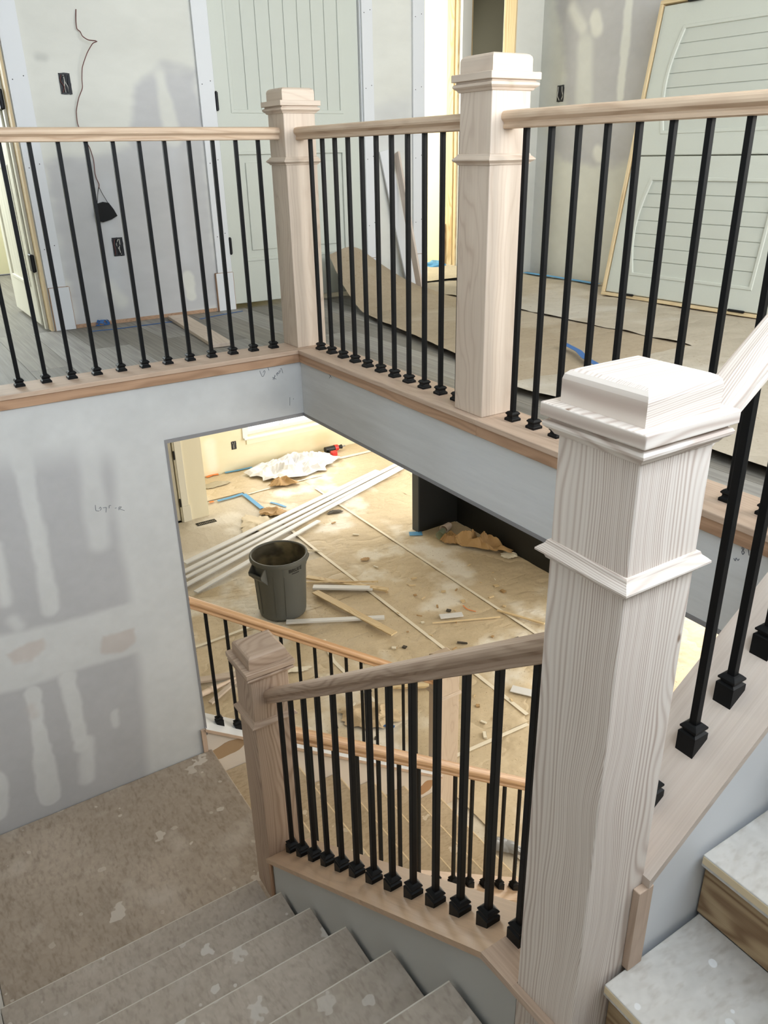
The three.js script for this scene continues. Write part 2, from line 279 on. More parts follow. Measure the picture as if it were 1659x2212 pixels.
// stairwell wall under the far railing, with the wide opening to the living room
{
  const t = wallTex('z', 0, 'x', LEFTW, 0.01, LAND - 0.1, TB, 520, PAPER, [
    { poly: [[-120, 880], [655, 770], [670, 905], [362, 955], [300, 1000], [170, 985], [-120, 1030]], col: MUD, soft: 0.09 },
    { poly: [[245, 950], [372, 950], [445, 1640], [322, 1672], [318, 1600], [296, 1420], [276, 1290], [250, 1100]], col: MUD, soft: 0.035 },
    { poly: [[-60, 1385], [120, 1347], [260, 1306], [340, 1290], [340, 1395], [280, 1412], [170, 1446], [60, 1484], [-60, 1510]], col: MUD, soft: 0.02 },
    { a: [40, 960], b: [112, 1315], r: 0.040, col: MUD, soft: 0.014, k: 0.9 }, { a: [188, 950], b: [214, 1170], r: 0.050, col: MUD, soft: 0.025, k: 0.8 },
    { a: [-10, 1180], b: [12, 1300], r: 0.03, col: MUD, soft: 0.02 }, { a: [30, 1340], b: [40, 1352], r: 0.03, col: MUD, soft: 0.02, k: 0.8 },
    { a: [72, 1500], b: [106, 1722], r: 0.042, col: MUD, soft: 0.010 }, { a: [146, 1465], b: [178, 1610], r: 0.042, col: MUD, soft: 0.012 }, { a: [190, 1600], b: [192, 1680], r: 0.040, col: MUD, soft: 0.016, k: 0.85 },
    { a: [247, 1540], b: [249, 1565], r: 0.026, col: MUD, soft: 0.012, k: 0.8 }, { a: [-8, 1680], b: [-4, 1760], r: 0.04, col: MUD, soft: 0.012 },
    { poly: [[14, 1415], [40, 1394], [92, 1380], [98, 1402], [70, 1430], [32, 1434]], col: PINK, soft: 0.012, k: 0.75 }, { poly: [[224, 1375], [290, 1358], [288, 1385], [262, 1404], [222, 1408]], col: PINK, soft: 0.012, k: 0.75 },
    { a: [66, 1530], b: [74, 1545], r: 0.03, col: PINK, soft: 0.02, k: 0.45 },
  ], 201);
  const m = mat({ map: t, roughness: 0.88 });
  const g = prism([[LEFTW, F], [-0.695, F], [-0.695, HB], [0, HB], [0, TB], [LEFTW, TB]], 'z', -0.12, 0);
  const wallA = struct('wall_far_stairwell', wallUV(g, 'x'), m, 'grey patched drywall below the far railing with the wide opening');
  // metal corner bead along the opening
  const bead = [box(-0.697, -0.686, LAND + 0.10, HB, -0.121, 0.0015), box(-0.697, 0, HB - 0.001, HB + 0.016, -0.121, 0.0015)];
  part(wallA, 'corner_bead', merged(bead), M.bead, 'grey metal corner bead');
  const t2 = wallTex('x', 0, 'z', 0, 2.62, HB, TB, 400, [205, 206, 206], [{ poly: [[655, 780], [820, 850], [830, 1010], [660, 905]], col: [196, 195, 192], soft: 0.2 }, { a: [1000, 1010], b: [1150, 1090], r: 0.09, col: [214, 216, 218], soft: 0.12 }], 211);
  const hB = struct('wall_right_stairwell', wallUV(box(0, 0.1, HB, TB, 0, 2.6), 'z'), mat({ map: t2, roughness: 0.88 }), 'narrow drywall band under the right railing');
  part(hB, 'corner_bead', box(-0.0015, 0.1, HB - 0.001, HB + 0.014, 0, 2.6), M.bead, 'grey metal corner bead');
  // pencil notes
  const stroke = (wall, axis, val, lines) => { const gs = lines.map(L => new THREE.TubeGeometry(new THREE.CatmullRomCurve3(L.map(q => P(q[0], q[1], axis, val)), false, 'catmullrom', 0.1), L.length * 4, 0.0011, 4)); part(wall, 'pencil_mark', merged(gs), M.pencil, 'grey pencil writing'); };
  stroke(wallA, 'z', 0.0004, [[[561, 801], [566, 813], [569, 813], [573, 803], [571, 800], [568, 805]], [[579, 794], [581, 800]], [[588, 815], [597, 819]], [[594, 810], [592, 821]], [[589, 820], [595, 812]], [[599, 812], [597, 807], [601, 804], [599, 809], [602, 806]], [[601, 803], [606, 800], [603, 807]], [[605, 798], [608, 796], [611, 806]],
    [[626, 858], [626, 876]], [[634, 860], [634, 863]]]);
  stroke(wallA, 'z', 0.0004, [[[206, 1091], [207, 1103], [214, 1104]], [[214, 1099], [217, 1095], [219, 1099], [216, 1103]], [[222, 1097], [230, 1096], [229, 1107]], [[236, 1098], [236, 1092], [240, 1092]], [[248, 1098], [252, 1097]], [[257, 1102], [257, 1095], [263, 1095], [258, 1099], [269, 1103]]]);
  stroke(hB, 'x', -0.0004, [[[1585, 1206], [1588, 1212], [1590, 1205], [1594, 1211], [1597, 1207]], [[1605, 1188], [1602, 1184], [1605, 1181], [1607, 1186], [1602, 1192], [1604, 1198], [1608, 1194], [1605, 1189]], [[1614, 1180], [1617, 1190], [1618, 1200]], [[711, 808], [716, 816]], [[716, 809], [711, 817]]]);
}
// upper floor slab, its planks and the ceiling of the living room
{
  const outer = rect(-2.6, WD + 0.3, WC - 0.15, NEARW), hole = rect(LEFTW, 0.1, -0.12, NEARW - 0.001);
  struct('ceiling', prism([[-4.2, -7.2], [6.8, -7.2], [6.8, NEARW + 0.15], [0.1, NEARW + 0.15], [0.1, -0.12], [LEFTW, -0.12], [LEFTW, NEARW + 0.15], [-4.2, NEARW + 0.15]], 'y', HB, 0.0), M.ceiling, 'white ceiling of the living room below', 'ceiling');
  const fl = struct('floor_upper', prism([[-4.2, -7.2], [6.8, -7.2], [6.8, NEARW + 0.15], [0.1, NEARW + 0.15], [0.1, -0.12], [LEFTW, -0.12], [LEFTW, NEARW + 0.15], [-4.2, NEARW + 0.15]], 'y', 0.0, UF - 0.012), M.plankC, 'grey wood plank floor of the upper hall', 'floor');
  // planks laid parallel to the right railing (between railing and paper) and across the hall
  let k = 0; const pm = [M.plank, M.plankB, M.plankC];
  const w = 0.18;
  for (let x = -2.2; x < 1.45; x += w) {
    const zEnd = x + w > 0.1 ? NEARW - 0.005 : -0.125; let z = WC + 0.005 - rr(0, 0.5);
    while (z < zEnd) { const z1 = Math.min(z + rr(0.9, 1.5), zEnd), za = Math.max(z, WC + 0.005); if (z1 - za > 0.02) { let xa = x; if (x < 0.1 && x + w > 0.1 && z1 > 0) xa = x; part(fl, 'plank', grain(box(Math.max(xa, z1 > -0.12 ? 0.101 : xa) + 0.0008, x + w - 0.0008, UF - 0.012, UF, za + 0.0008, z1 - 0.0008), 'z'), pm[(k++ * 7 + Math.floor(x * 13)) % 3 < 0 ? 0 : (k * 7) % 3]); } z = z1; }
  }
}
// living room floor and walls
struct('floor', grain(box(-4.2, 6.8, F - 0.1, F, -7.2, NEARW + 0.15), 'x', [0, 0]), M.greyFloor, 'pale dusty floor of the living room below', 'floor');
{
  const t = wallTex('z', -6.91, 'x', 1.2, 6.8, F, HB, 180, [232, 224, 196], [{ a: [452, 960], b: [460, 1010], r: 0.08, col: [240, 236, 220], soft: 0.05 }, { poly: [[600, 960], [760, 910], [760, 960], [600, 1000]], col: [226, 214, 180], soft: 0.08, k: 0.7 }, { a: [690, 950], b: [700, 945], r: 0.10, col: [232, 196, 150], soft: 0.08, k: 0.4 }], 221);
  const wb = struct('wall_back', wallUV(prism(rect(-4.2, 6.8, F, HB), 'z', -7.05, -6.91, [rect(2.5, 3.68, -2.75, -0.85)]), 'x'), mat({ map: t, roughness: 0.85 }), 'cream patched living room wall with the bright window');
  const win = new THREE.Group(); win.name = 'window_1'; win.position.set(3.09, -2.75, -6.98); win.userData = { kind: 'structure', label: 'bright white framed living room window low in the cream wall', category: 'window' }; scene.add(win);
  for (const [a, b, c, d] of [[2.5, 3.68, -2.75, -2.70], [2.5, 3.68, -0.9, -0.85], [2.5, 2.55, -2.70, -0.9], [3.63, 3.68, -2.70, -0.9], [3.065, 3.115, -2.70, -0.9]]) part(win, 'frame_bar', box(a, b, c, d, -7.03, -6.97), M.primed);
  part(win, 'pane', box(2.55, 3.065, -2.70, -0.9, -7.005, -7.0), M.glass); part(win, 'pane', box(3.115, 3.63, -2.70, -0.9, -7.005, -7.0), M.glass);
  part(win, 'sill', rbox(2.44, 3.74, -2.79, -2.765, -6.97, -6.86, 0.004), M.primed); part(win, 'apron', box(2.48, 3.70, -2.87, -2.79, -6.909, -6.895), M.cream);
  for (const [a, b] of [[2.43, 2.5], [3.68, 3.75]]) part(win, 'casing', box(a, b, -2.765, -0.8, -6.909, -6.893), M.primed);
}
const wl = struct('wall_living_room_closet', prism([[-4.2, F], [1.37, F], [1.37, HB], [-4.2, HB]], 'z', -5.76, -5.64, [[[0.2, F], [1.015, F], [1.015, -1.2], [0.2, -1.2]]]), M.cream, 'cream wall holding the hinged living room door');
struct('wall_living_room_return', box(1.25, 1.37, F, HB, -6.91, -5.76), M.cream, 'short cream return wall beside the living room door');
struct('wall_living_room_left', box(-4.3, -4.2, F, HB, -7.05, NEARW), M.cream, 'left living room wall hidden behind the stairwell');
struct('wall_living_room_right', prism(rect(-7.05, NEARW + 0.15, F, HB), 'x', 6.6, 6.74, [rect(-4.8, -1.6, -2.65, -0.65), rect(-0.2, 2.2, -2.65, -0.65)]), M.cream, 'right living room wall with openings for the added tall windows');
struct('wall_living_room_near', prism(rect(3.001, 6.6, F, HB), 'z', NEARW, NEARW + 0.14, [rect(3.1, 4.7, -2.55, -0.65)]), M.cream, 'near living room wall under the upper hall');  // opening added for the near fill light
for (const [a, b] of [[-4.8, -1.6], [-0.2, 2.2]]) {  // unseen windows added to go with the side fill lights
  const win = new THREE.Group(); win.name = numbered('window_2'); win.position.set(6.67, -2.65, (a + b) / 2); win.userData = { kind: 'structure', label: 'added unseen tall window in the right living room wall, ' + (a < -1 ? 'wide' : 'narrow') + ' one', category: 'window' }; scene.add(win);
  for (const [c, d, e, f] of [[a, b, -2.65, -2.6], [a, b, -0.7, -0.65], [a, a + 0.05, -2.6, -0.7], [b - 0.05, b, -2.6, -0.7], [(a + b) / 2 - 0.025, (a + b) / 2 + 0.025, -2.6, -0.7]]) part(win, 'frame_bar', box(6.64, 6.7, e, f, c, d), M.primed);
  part(win, 'pane', box(6.668, 6.673, -2.6, -0.7, a + 0.05, b - 0.05), M.glass);
}
// black painted built-in at the far side of the living room
{
  const g = thing('black_cabinet', 'black painted built-in end panel and back beyond the right railing', 'cabinet', [3.55, F, -2.0]);
  part(g, 'end_panel', box(3.262, 3.83, F + 0.003, HB - 0.01, -3.79, -3.67), M.black); part(g, 'edge_trim', rbox(3.245, 3.262, F + 0.003, HB - 0.01, -3.79, -3.665, 0.002), M.blackEdge, 'dark grey front edge strip');
  part(g, 'back_panel', box(3.83, 3.85, F + 0.003, HB - 0.01, -3.67, -1.2), M.black);
}
// stairwell enclosure
struct('wall_left_stairwell', box(LEFTW - 0.14, LEFTW, F, UCEIL, -0.12, NEARW), M.drywall, 'left stairwell wall beside the lower flight');
struct('wall_near_stairwell', prism(rect(LEFTW - 0.14, WD + 0.299, F, UCEIL), 'z', NEARW, NEARW + 0.14, [rect(-1.5, 0.8, 1.2, 2.7), rect(0.95, 2.45, 1.05, 2.45)]), M.drywall, 'near stairwell wall with the tall stair window');
for (const [a, b, c, d, l] of [[-1.5, 0.8, 1.2, 2.7, 'wide stair window in the near wall'], [0.95, 2.45, 1.05, 2.45, 'added unseen upper hall window in the near wall']]) {  // the upper hall one is added for its fill light, out of view
  const win = new THREE.Group(); win.name = numbered('window_3'); win.position.set((a + b) / 2, c, NEARW + 0.07); win.userData = { kind: 'structure', label: l, category: 'window' }; scene.add(win);
  for (const [e, f, g, h] of [[a, b, c, c + 0.05], [a, b, d - 0.05, d], [a, a + 0.05, c + 0.05, d - 0.05], [b - 0.05, b, c + 0.05, d - 0.05], [(a + b) / 2 - 0.025, (a + b) / 2 + 0.025, c + 0.05, d - 0.05]]) part(win, 'frame_bar', box(e, f, g, h, NEARW + 0.05, NEARW + 0.1), M.primed);
  part(win, 'pane', box(a + 0.05, b - 0.05, c + 0.05, d - 0.05, NEARW + 0.072, NEARW + 0.077), M.glass);
}
struct('ceiling_upper', box(-2.75, WD + 0.3, UCEIL, UCEIL + 0.1, -4.3, NEARW + 0.14), M.ceiling, 'white ceiling of the upper hall', 'ceiling');
struct('wall_left_upper', box(-2.7, -2.6, UF, UCEIL, WC, -0.12), M.drywall, 'end wall of the upper hall past the open door');
struct('wall_left_upper_return', box(-2.7, LEFTW, UF, UCEIL, -0.12, -0.02), M.drywall, 'return wall at the left end of the far railing');
// far wall of the upper hall
{
  const paper = [196, 195, 195], mud = [222, 221, 213];
  const t = wallTex('z', WC, 'x', -1.0, 2.75, UF, 2.2, 380, mud, [
    { poly: [[282, 178], [300, 160], [350, 140], [425, 150], [478, 665], [380, 690], [165, 706], [92, 352], [170, 345], [230, 332], [284, 320]], col: paper, soft: 0.03, wob: 0.09 },
    { a: [346, 165], b: [374, 300], r: 0.042, col: mud, soft: 0.02, k: 0.9 }, { a: [372, 330], b: [400, 560], r: 0.03, col: [204, 204, 206], soft: 0.04, k: 0.8 }, { a: [405, 600], b: [414, 640], r: 0.028, col: mud, soft: 0.012 },
    { a: [232, 400], b: [246, 610], r: 0.045, col: [204, 205, 207], soft: 0.05, k: 0.8 }, { a: [236, 620], b: [262, 650], r: 0.04, col: mud, soft: 0.03, k: 0.8 }, { a: [100, 420], b: [130, 560], r: 0.04, col: [206, 206, 206], soft: 0.05, k: 0.6 },
    { a: [82, 125], b: [96, 128], r: 0.018, col: [188, 188, 182], soft: 0.02, k: 0.6 }, { poly: [[805, 230], [885, 215], [890, 330], [815, 330]], col: [204, 204, 204], soft: 0.06, k: 0.6 },
  ], 231);
  struct('wall_far_upper', wallUV(prism([[-2.6, UF], [-1.62, UF], [-1.62, 2.15], [-0.835, 2.15], [-0.835, UF], [0.245, UF], [0.245, 2.15], [1.235, 2.15], [1.235, UF], [1.69, UF], [1.69, 2.2], [2.46, 2.2], [2.46, UF], [WD + 0.1, UF], [WD + 0.1, UCEIL], [-2.6, UCEIL]], 'z', WC - 0.12, WC), 'x'), mat({ map: t, roughness: 0.88 }), 'patched drywall wall holding the closed plank door');
  const t2 = wallTex('x', WD, 'z', WC, 1.2, UF, 2.2, 380, [206, 206, 198], [
    { poly: [[1195, -40], [1470, -40], [1420, 120], [1370, 345], [1300, 350], [1215, 345], [1190, 300], [1230, 240], [1215, 120]], col: [184, 183, 184], soft: 0.04, wob: 0.1 },
    { a: [1236, 20], b: [1258, 60], r: 0.04, col: [214, 213, 207], soft: 0.03 }, { a: [1285, 40], b: [1290, 60], r: 0.045, col: [216, 215, 208], soft: 0.02 }, { a: [1262, 100], b: [1262, 240], r: 0.07, col: [206, 206, 201], soft: 0.03 }, { a: [1360, 0], b: [1340, 210], r: 0.028, col: [218, 218, 212], soft: 0.015 },
    { a: [1200, 340], b: [1206, 350], r: 0.02, col: [196, 195, 192], soft: 0.04, k: 0.7 }, { a: [1290, 325], b: [1296, 335], r: 0.03, col: [216, 215, 208], soft: 0.02 }, { poly: [[1140, 300], [1185, 300], [1170, 590], [1138, 585]], col: [214, 215, 213], soft: 0.06, k: 0.6 },
  ], 241);
  struct('wall_right_upper', wallUV(box(WD, WD + 0.12, UF, UCEIL, WC, NEARW), 'z'), mat({ map: t2, roughness: 0.88 }), 'patched drywall wall behind the leaning double door');
  // passage behind the far wall
  struct('wall_passage_right', prism([[-4.2, UF], [-2.105, UF], [-2.105, 2.15], [-1.515, 2.15], [-1.515, UF], [WC - 0.12, UF], [WC - 0.12, UCEIL], [-4.2, UCEIL]], 'x', 2.52, 2.62), M.creamUp, 'pale yellow passage wall beyond the opening');
  struct('wall_passage_left', prism(rect(-4.2, WC - 0.12, UF, UCEIL), 'x', 1.26, 1.36, [rect(-3.6, -2.2, 0.7, 2.2)]), M.creamUp, 'passage wall with a window hidden behind the closed door');
  struct('wall_passage_end', box(-2.75, 5.2, UF, UCEIL, -4.3, -4.2), M.creamUp, 'end wall of the rooms behind the upper hall');
  struct('wall_closet_back', box(4.1, 4.2, UF, UCEIL, -4.2, WC), M.olive, 'dim olive grey wall seen through the timber doorway');
  struct('wall_closet_near', box(2.62, 4.1, UF, UCEIL, WC - 0.12, WC - 0.02), M.olive, 'near wall of the dim room behind the timber doorway');
  struct('ceiling_closet', box(2.62, 4.2, UCEIL - 0.3, UCEIL - 0.2, -4.2, WC - 0.12), M.olive, 'ceiling of the dim room', 'ceiling');
  struct('wall_bedroom_right', box(-0.42, -0.32, UF, UCEIL, -4.2, WC - 0.12), M.doorWarm, 'bedroom wall beyond the open door');
  struct('wall_bedroom_left', box(-2.75, -2.65, UF, UCEIL, -4.2, WC - 0.12), M.doorWarm, 'left bedroom wall beyond the open door');
}
// timber door frame in the passage
{
  const g = thing('timber_door_frame', 'raw pine door frame standing in the pale yellow passage', 'door frame', [2.57, UF, -1.8]);
  part(g, 'jamb', wbox('y', 2.50, 2.64, UF, 2.13, -2.105, -2.075), M.pine); part(g, 'jamb', wbox('y', 2.50, 2.64, UF, 2.13, -1.545, -1.515), M.pine); part(g, 'head', wbox('z', 2.50, 2.64, 2.13, 2.15, -2.105, -1.515), M.pine);
  part(g, 'casing', wbox('y', 2.498, 2.514, UF + 0.001, 2.2, -2.205, -2.12), M.pine); part(g, 'casing', wbox('y', 2.498, 2.514, UF + 0.001, 2.2, -1.515, -1.44), M.pine);
  part(g, 'stop', box(2.515, 2.6, UF, 2.13, -2.075, -2.04), M.primed, 'white primed door stop'); part(g, 'stop', box(2.515, 2.6, UF, 2.13, -1.58, -1.545), M.primed, 'white primed door stop');
  part(g, 'offcut', wbox('y', 2.47, 2.497, UF + 0.002, 0.40, -2.235, -2.195), M.riser, 'short brown offcut propped on the casing');
}

// ---------------------------------------------------------------- knee walls and stairs
const CT = 0.02;                                       // cap board thickness
const capF1 = z => z < 2.463 ? -1.527 + 0.7057 * (z - 1.199) : -0.635 + 0.09 * (z - 2.463);
const capR = x => -2.38 - 0.7245 * (x - 0.10);         // descending flight, both sides
const capF2 = x => -0.135 + 0.76 * (x + 0.55);
{
  const o = CT + 0.0005;
  struct('wall_knee_first_flight', prism([[1.21, F], [2.5625, F], [2.5625, capF1(2.5625) - o], [2.463, capF1(2.463) - o], [1.21, capF1(1.21) - o]], 'x', -0.866, -0.716), M.drywall, 'white drywall knee wall beside the ascending treads');
  struct('wall_knee_lower_near', prism([[-0.716, F], [0.80, F], [0.80, capR(0.80) - o], [-0.716, capR(-0.716) - o]], 'z', 1.05, 1.20), M.drywall, 'knee wall on the near side of the descending flight');
  const kr = struct('wall_knee_lower_far', prism([[-0.694, F], [0.862, F], [0.862, capR(0.862) - o], [-0.694, capR(-0.694) - o]], 'z', -0.155, 0.0), M.mud, 'tan smeared knee wall along the far side of the descending flight');
  struct('wall_knee_second_flight', prism([[-0.716, -1.2], [0.0, -0.6], [0.0, capF2(0) - o], [-0.716, capF2(-0.716) - o]], 'z', 2.562, 2.712), M.primed, 'white knee wall beside the upper treads');
  // brown compound smears on the lower far knee wall
  const sm = (cx, cy, rx, ry) => { const s = new THREE.Shape(); for (let i = 0; i <= 22; i++) { const a = i / 22 * Math.PI * 2, k = 1 + 0.13 * Math.sin(2 * a + cx * 9) + 0.06 * Math.sin(5 * a); const x = Math.cos(a) * rx * k, y = Math.sin(a) * ry * k; i ? s.lineTo(x, y) : s.moveTo(x, y); } const g = new THREE.ExtrudeGeometry(s, { depth: 0.0012, bevelEnabled: false }); g.translate(cx, cy, 0); return g; };
  const p1 = P(492, 1614, 'z', 0), p2 = P(920, 1700, 'z', 0);
  part(kr, 'smear', sm(p1.x, p1.y - 0.01, 0.10, 0.05), mat({ color: 0xa88d6e, roughness: 0.9 }), 'brown damp smear'); part(kr, 'smear', sm(p2.x, p2.y, 0.06, 0.05), mat({ color: 0xb08a66, roughness: 0.9 }), 'brown damp smear');
}
function tread(g, axis, n, x0, x1, yTop, z0, z1, m, th = 0.028) {
  // n is the end that carries the nosing: rounded board
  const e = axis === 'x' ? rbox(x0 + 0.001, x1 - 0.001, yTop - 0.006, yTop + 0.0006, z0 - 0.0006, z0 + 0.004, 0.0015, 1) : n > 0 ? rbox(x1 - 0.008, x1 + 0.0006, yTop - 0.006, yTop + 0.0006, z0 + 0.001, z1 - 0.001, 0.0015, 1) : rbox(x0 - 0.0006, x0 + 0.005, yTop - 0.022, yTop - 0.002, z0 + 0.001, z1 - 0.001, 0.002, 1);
  if (e) part(g, 'nosing_edge', grain(e, axis), n ? M.edgeTan : M.edgePale, 'pale nosing edge');  // thin strip along the nosing in its own edge colour
  return part(g, 'tread', grain(rbox(x0, x1, yTop - th, yTop, z0, z1, 0.003), axis), m);
}
{
  const lf = struct('floor_landing', grain(merged([rbox(LEFTW + 0.001, -0.6757, LAND - 0.028, LAND, 0.002, 1.088, 0.006), box(LEFTW + 0.001, -0.724, LAND - 0.2, LAND - 0.0281, 0.002, 1.088)]), 'x'), M.landing, 'dusty plywood landing spattered with white compound', 'landing');
  const g = thing('stair_flight', 'dusty grey treads climbing from the landing beside the big post', 'stairs', [-1.36, LAND, 1.9]);
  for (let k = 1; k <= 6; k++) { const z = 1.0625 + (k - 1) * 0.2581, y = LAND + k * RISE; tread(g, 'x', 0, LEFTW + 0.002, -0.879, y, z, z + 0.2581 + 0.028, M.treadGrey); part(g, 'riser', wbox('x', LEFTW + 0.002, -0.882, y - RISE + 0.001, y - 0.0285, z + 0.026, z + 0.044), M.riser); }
  part(g, 'soffit', prism([[1.10, LAND - 0.03], [2.66, LAND - 0.03 + 0.7071 * 1.56], [2.66, LAND - 0.2 + 0.7071 * 1.56], [1.10, LAND - 0.2]], 'x', LEFTW + 0.001, -0.8675), M.drywall, 'sloping drywall underside');  // unseen underside, added to stop light leaking past the risers
  const z7 = 1.0625 + 6 * 0.2581; part(g, 'riser', wbox('x', LEFTW + 0.002, -0.882, LAND + 6 * RISE + 0.001, LAND + 7 * RISE - 0.0285, z7 + 0.026, z7 + 0.044), M.riser);
  struct('floor_turn_landing', grain(rbox(LEFTW + 0.001, -0.79, LAND + 7 * RISE - 0.2, LAND + 7 * RISE, z7 + 0.05, NEARW - 0.001, 0.004), 'x'), M.treadPale, 'pale dusty turn landing under the viewer', 'landing');
  part(g, 'tread', grain(rbox(LEFTW + 0.002, -0.879, LAND + 7 * RISE - 0.028, LAND + 7 * RISE, z7, z7 + 0.049, 0.006), 'x'), M.treadPale);
}
{
  const g = thing('stair_flight', 'pale dusty treads with pine risers climbing beside the white knee wall', 'stairs', [-0.3, LAND + 7 * RISE, 3.2]);
  part(g, 'soffit', prism([[-0.785, -0.715], [0.0, -0.135], [0.0, -0.28], [-0.785, -0.86]], 'z', 2.713, NEARW - 0.001), M.drywall, 'sloping drywall underside');  // unseen underside, added to close light gaps below the risers
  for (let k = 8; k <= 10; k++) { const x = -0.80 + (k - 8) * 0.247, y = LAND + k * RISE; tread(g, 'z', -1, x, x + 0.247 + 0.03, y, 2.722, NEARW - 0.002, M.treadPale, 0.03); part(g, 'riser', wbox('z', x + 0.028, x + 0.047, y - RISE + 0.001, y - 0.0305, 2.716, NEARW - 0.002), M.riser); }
  part(g, 'tread', wbox('z', -0.058, 0.1005, UF - 0.03, UF + 0.001, 2.722, NEARW - 0.002), M.plankB);
  part(g, 'riser', wbox('z', -0.032, -0.012, LAND + 10 * RISE + 0.001, UF - 0.0305, 2.716, NEARW - 0.002), M.riser);
}
{
  const g = thing('stair_flight', 'tan dusty treads descending from the landing to the living room', 'stairs', [0.1, F, 0.52]);
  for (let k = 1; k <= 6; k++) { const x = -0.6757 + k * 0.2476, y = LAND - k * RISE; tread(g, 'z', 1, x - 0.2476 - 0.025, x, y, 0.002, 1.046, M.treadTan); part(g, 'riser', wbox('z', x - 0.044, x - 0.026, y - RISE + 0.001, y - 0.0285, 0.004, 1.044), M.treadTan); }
  part(g, 'riser', wbox('z', -0.72, -0.702, LAND - RISE + 0.001, LAND - 0.0285, 0.004, 1.044), M.treadTan);
}

// ---------------------------------------------------------------- newel posts
// fx, fz: corner of the shaft nearest the viewer (left front); top: underside of the cap moulding
function squareLathe(prof, cx, cy, cz) {   // profile of (half width, height) swept round a square
  const g = new THREE.LatheGeometry(prof.map(q => new THREE.Vector2(q[0] * Math.SQRT2, q[1])), 4, Math.PI / 4); const n = g.toNonIndexed(); n.translate(cx, cy, cz); n.computeVertexNormals(); return n;
}
function newel(label, fx, fz, w, y0, top, m, capM) {
  const cx = fx + w / 2, cz = fz - w / 2, h = w / 2, g = thing('newel_post', label, 'newel post', [cx, y0, cz], 'square stair newel posts');
  const off = m === M.fir ? [0.16, 0.3] : [rnd(), rnd()];
  part(g, 'shaft', grain(rbox(cx - h, cx + h, y0, top + 0.02, cz - h, cz + h, 0.0035, 2), 'y', off), m);
  part(g, 'cap_moulding', grain(squareLathe([[h - 0.001, -0.004], [h + 0.004, -0.003], [h + 0.008, 0.003], [h + 0.013, 0.006], [h + 0.017, 0.010], [h + 0.0175, 0.014], [h + 0.015, 0.018], [h + 0.009, 0.020], [h + 0.009, 0.0245], [h - 0.01, 0.0245]], cx, top, cz), 'ring'), capM);
  part(g, 'cap_plate', grain(rbox(cx - h - 0.0205, cx + h + 0.0205, top + 0.0246, top + 0.045, cz - h - 0.0205, cz + h + 0.0205, 0.0025, 2), 'x'), capM);
  const b = h + 0.0005; const bl = squareLathe([[b, 0], [b, 0.034], [b - 0.002, 0.041], [b - 0.007, 0.046], [b - 0.014, 0.049], [0.0001, 0.050]], cx, top + 0.0451, cz);
  part(g, 'cap_block', grain(bl, 'x'), capM);
  part(g, 'band_moulding', grain(squareLathe([[h - 0.002, 0.0], [h + 0.004, 0.001], [h + 0.006, 0.006], [h + 0.012, 0.010], [h + 0.0165, 0.0135], [h + 0.0165, 0.0165], [h + 0.012, 0.021], [h + 0.006, 0.026], [h + 0.004, 0.031], [h - 0.002, 0.033]], cx, top - 0.205, cz), 'ring'), capM);
  return g;
}
newel('pale maple newel post at the far corner of the upper railings', 0.0014, -0.0178, 0.1514, CAPY, 1.1056, M.maple, M.maple);
newel('pale maple newel post between the two right upper railings', 0.011, 1.3326, 0.1514, CAPY, 1.1056, M.maple, M.maple);
newel('tall whitewashed fir newel post with bold grain at the stair turn', -0.867, 2.713, 0.150, LAND + 6 * RISE + 0.03, 0.5695, M.fir, M.fir);
newel('tan wood newel post standing on the landing corner', -0.867, 1.2055, 0.1428, LAND + RISE, -0.7027, M.newelTan, M.newelTan);
newel('light tan newel post at the foot of the descending flight, far side', 0.866, -0.004, 0.143, F, -2.115, M.maple, M.maple);
newel('newel post at the foot of the descending flight, near side', 0.806, 1.199, 0.143, F, -2.115, M.maple, M.maple);
newel('newel post at the head of the upper flight', 0.006, 2.713, 0.1514, CAPY, 1.1056, M.maple, M.maple);
const foot = thing('newel_base_trim', 'brown edge strip down the knee wall end beside the landing post', 'trim', [-0.875, LAND + RISE + 0.001, 1.225]);
part(foot, 'strip', wbox('y', -0.8755, -0.8665, LAND + RISE + 0.03, capF1(1.215) - CT - 0.004, 1.2085, 1.232), M.fascia);

// ---------------------------------------------------------------- railings
function railGeo(p, q) {   // moulded handrail, underside centre line from p to q
  const half = [[0.0, 0.0], [0.020, 0.0], [0.0225, 0.0025], [0.0225, 0.008], [0.0195, 0.0125], [0.0205, 0.0175], [0.026, 0.0225], [0.0305, 0.0265], [0.0315, 0.033], [0.030, 0.040], [0.0265, 0.0455], [0.019, 0.0485], [0.0, 0.0505]];
  const pts = [...half, ...half.slice(1, -1).reverse().map(a => [-a[0], a[1]])];
  const s = new THREE.Shape(pts.map(a => new THREE.Vector2(a[0], a[1]))), L = p.distanceTo(q);
  const g = grain(new THREE.ExtrudeGeometry(s, { depth: L, bevelEnabled: false }), 'z');
  const Z = q.clone().sub(p).normalize(), X = V(0, 1, 0).cross(Z).normalize(), Y = Z.clone().cross(X);
  g.applyMatrix4(new THREE.Matrix4().makeBasis(X, Y, Z).setPosition(p)); return g;
}
const BS = 0.0155;
const flatShoeGeo = (() => { const g = squareLathe([[0.0001, 0], [0.0195, 0], [0.0195, 0.0075], [0.018, 0.0095], [0.0145, 0.012], [0.0135, 0.016], [0.0145, 0.0195], [0.0175, 0.022], [0.0175, 0.0255], [0.013, 0.031], [0.0088, 0.0325], [0.0001, 0.0325]], 0, 0, 0); return g; })();
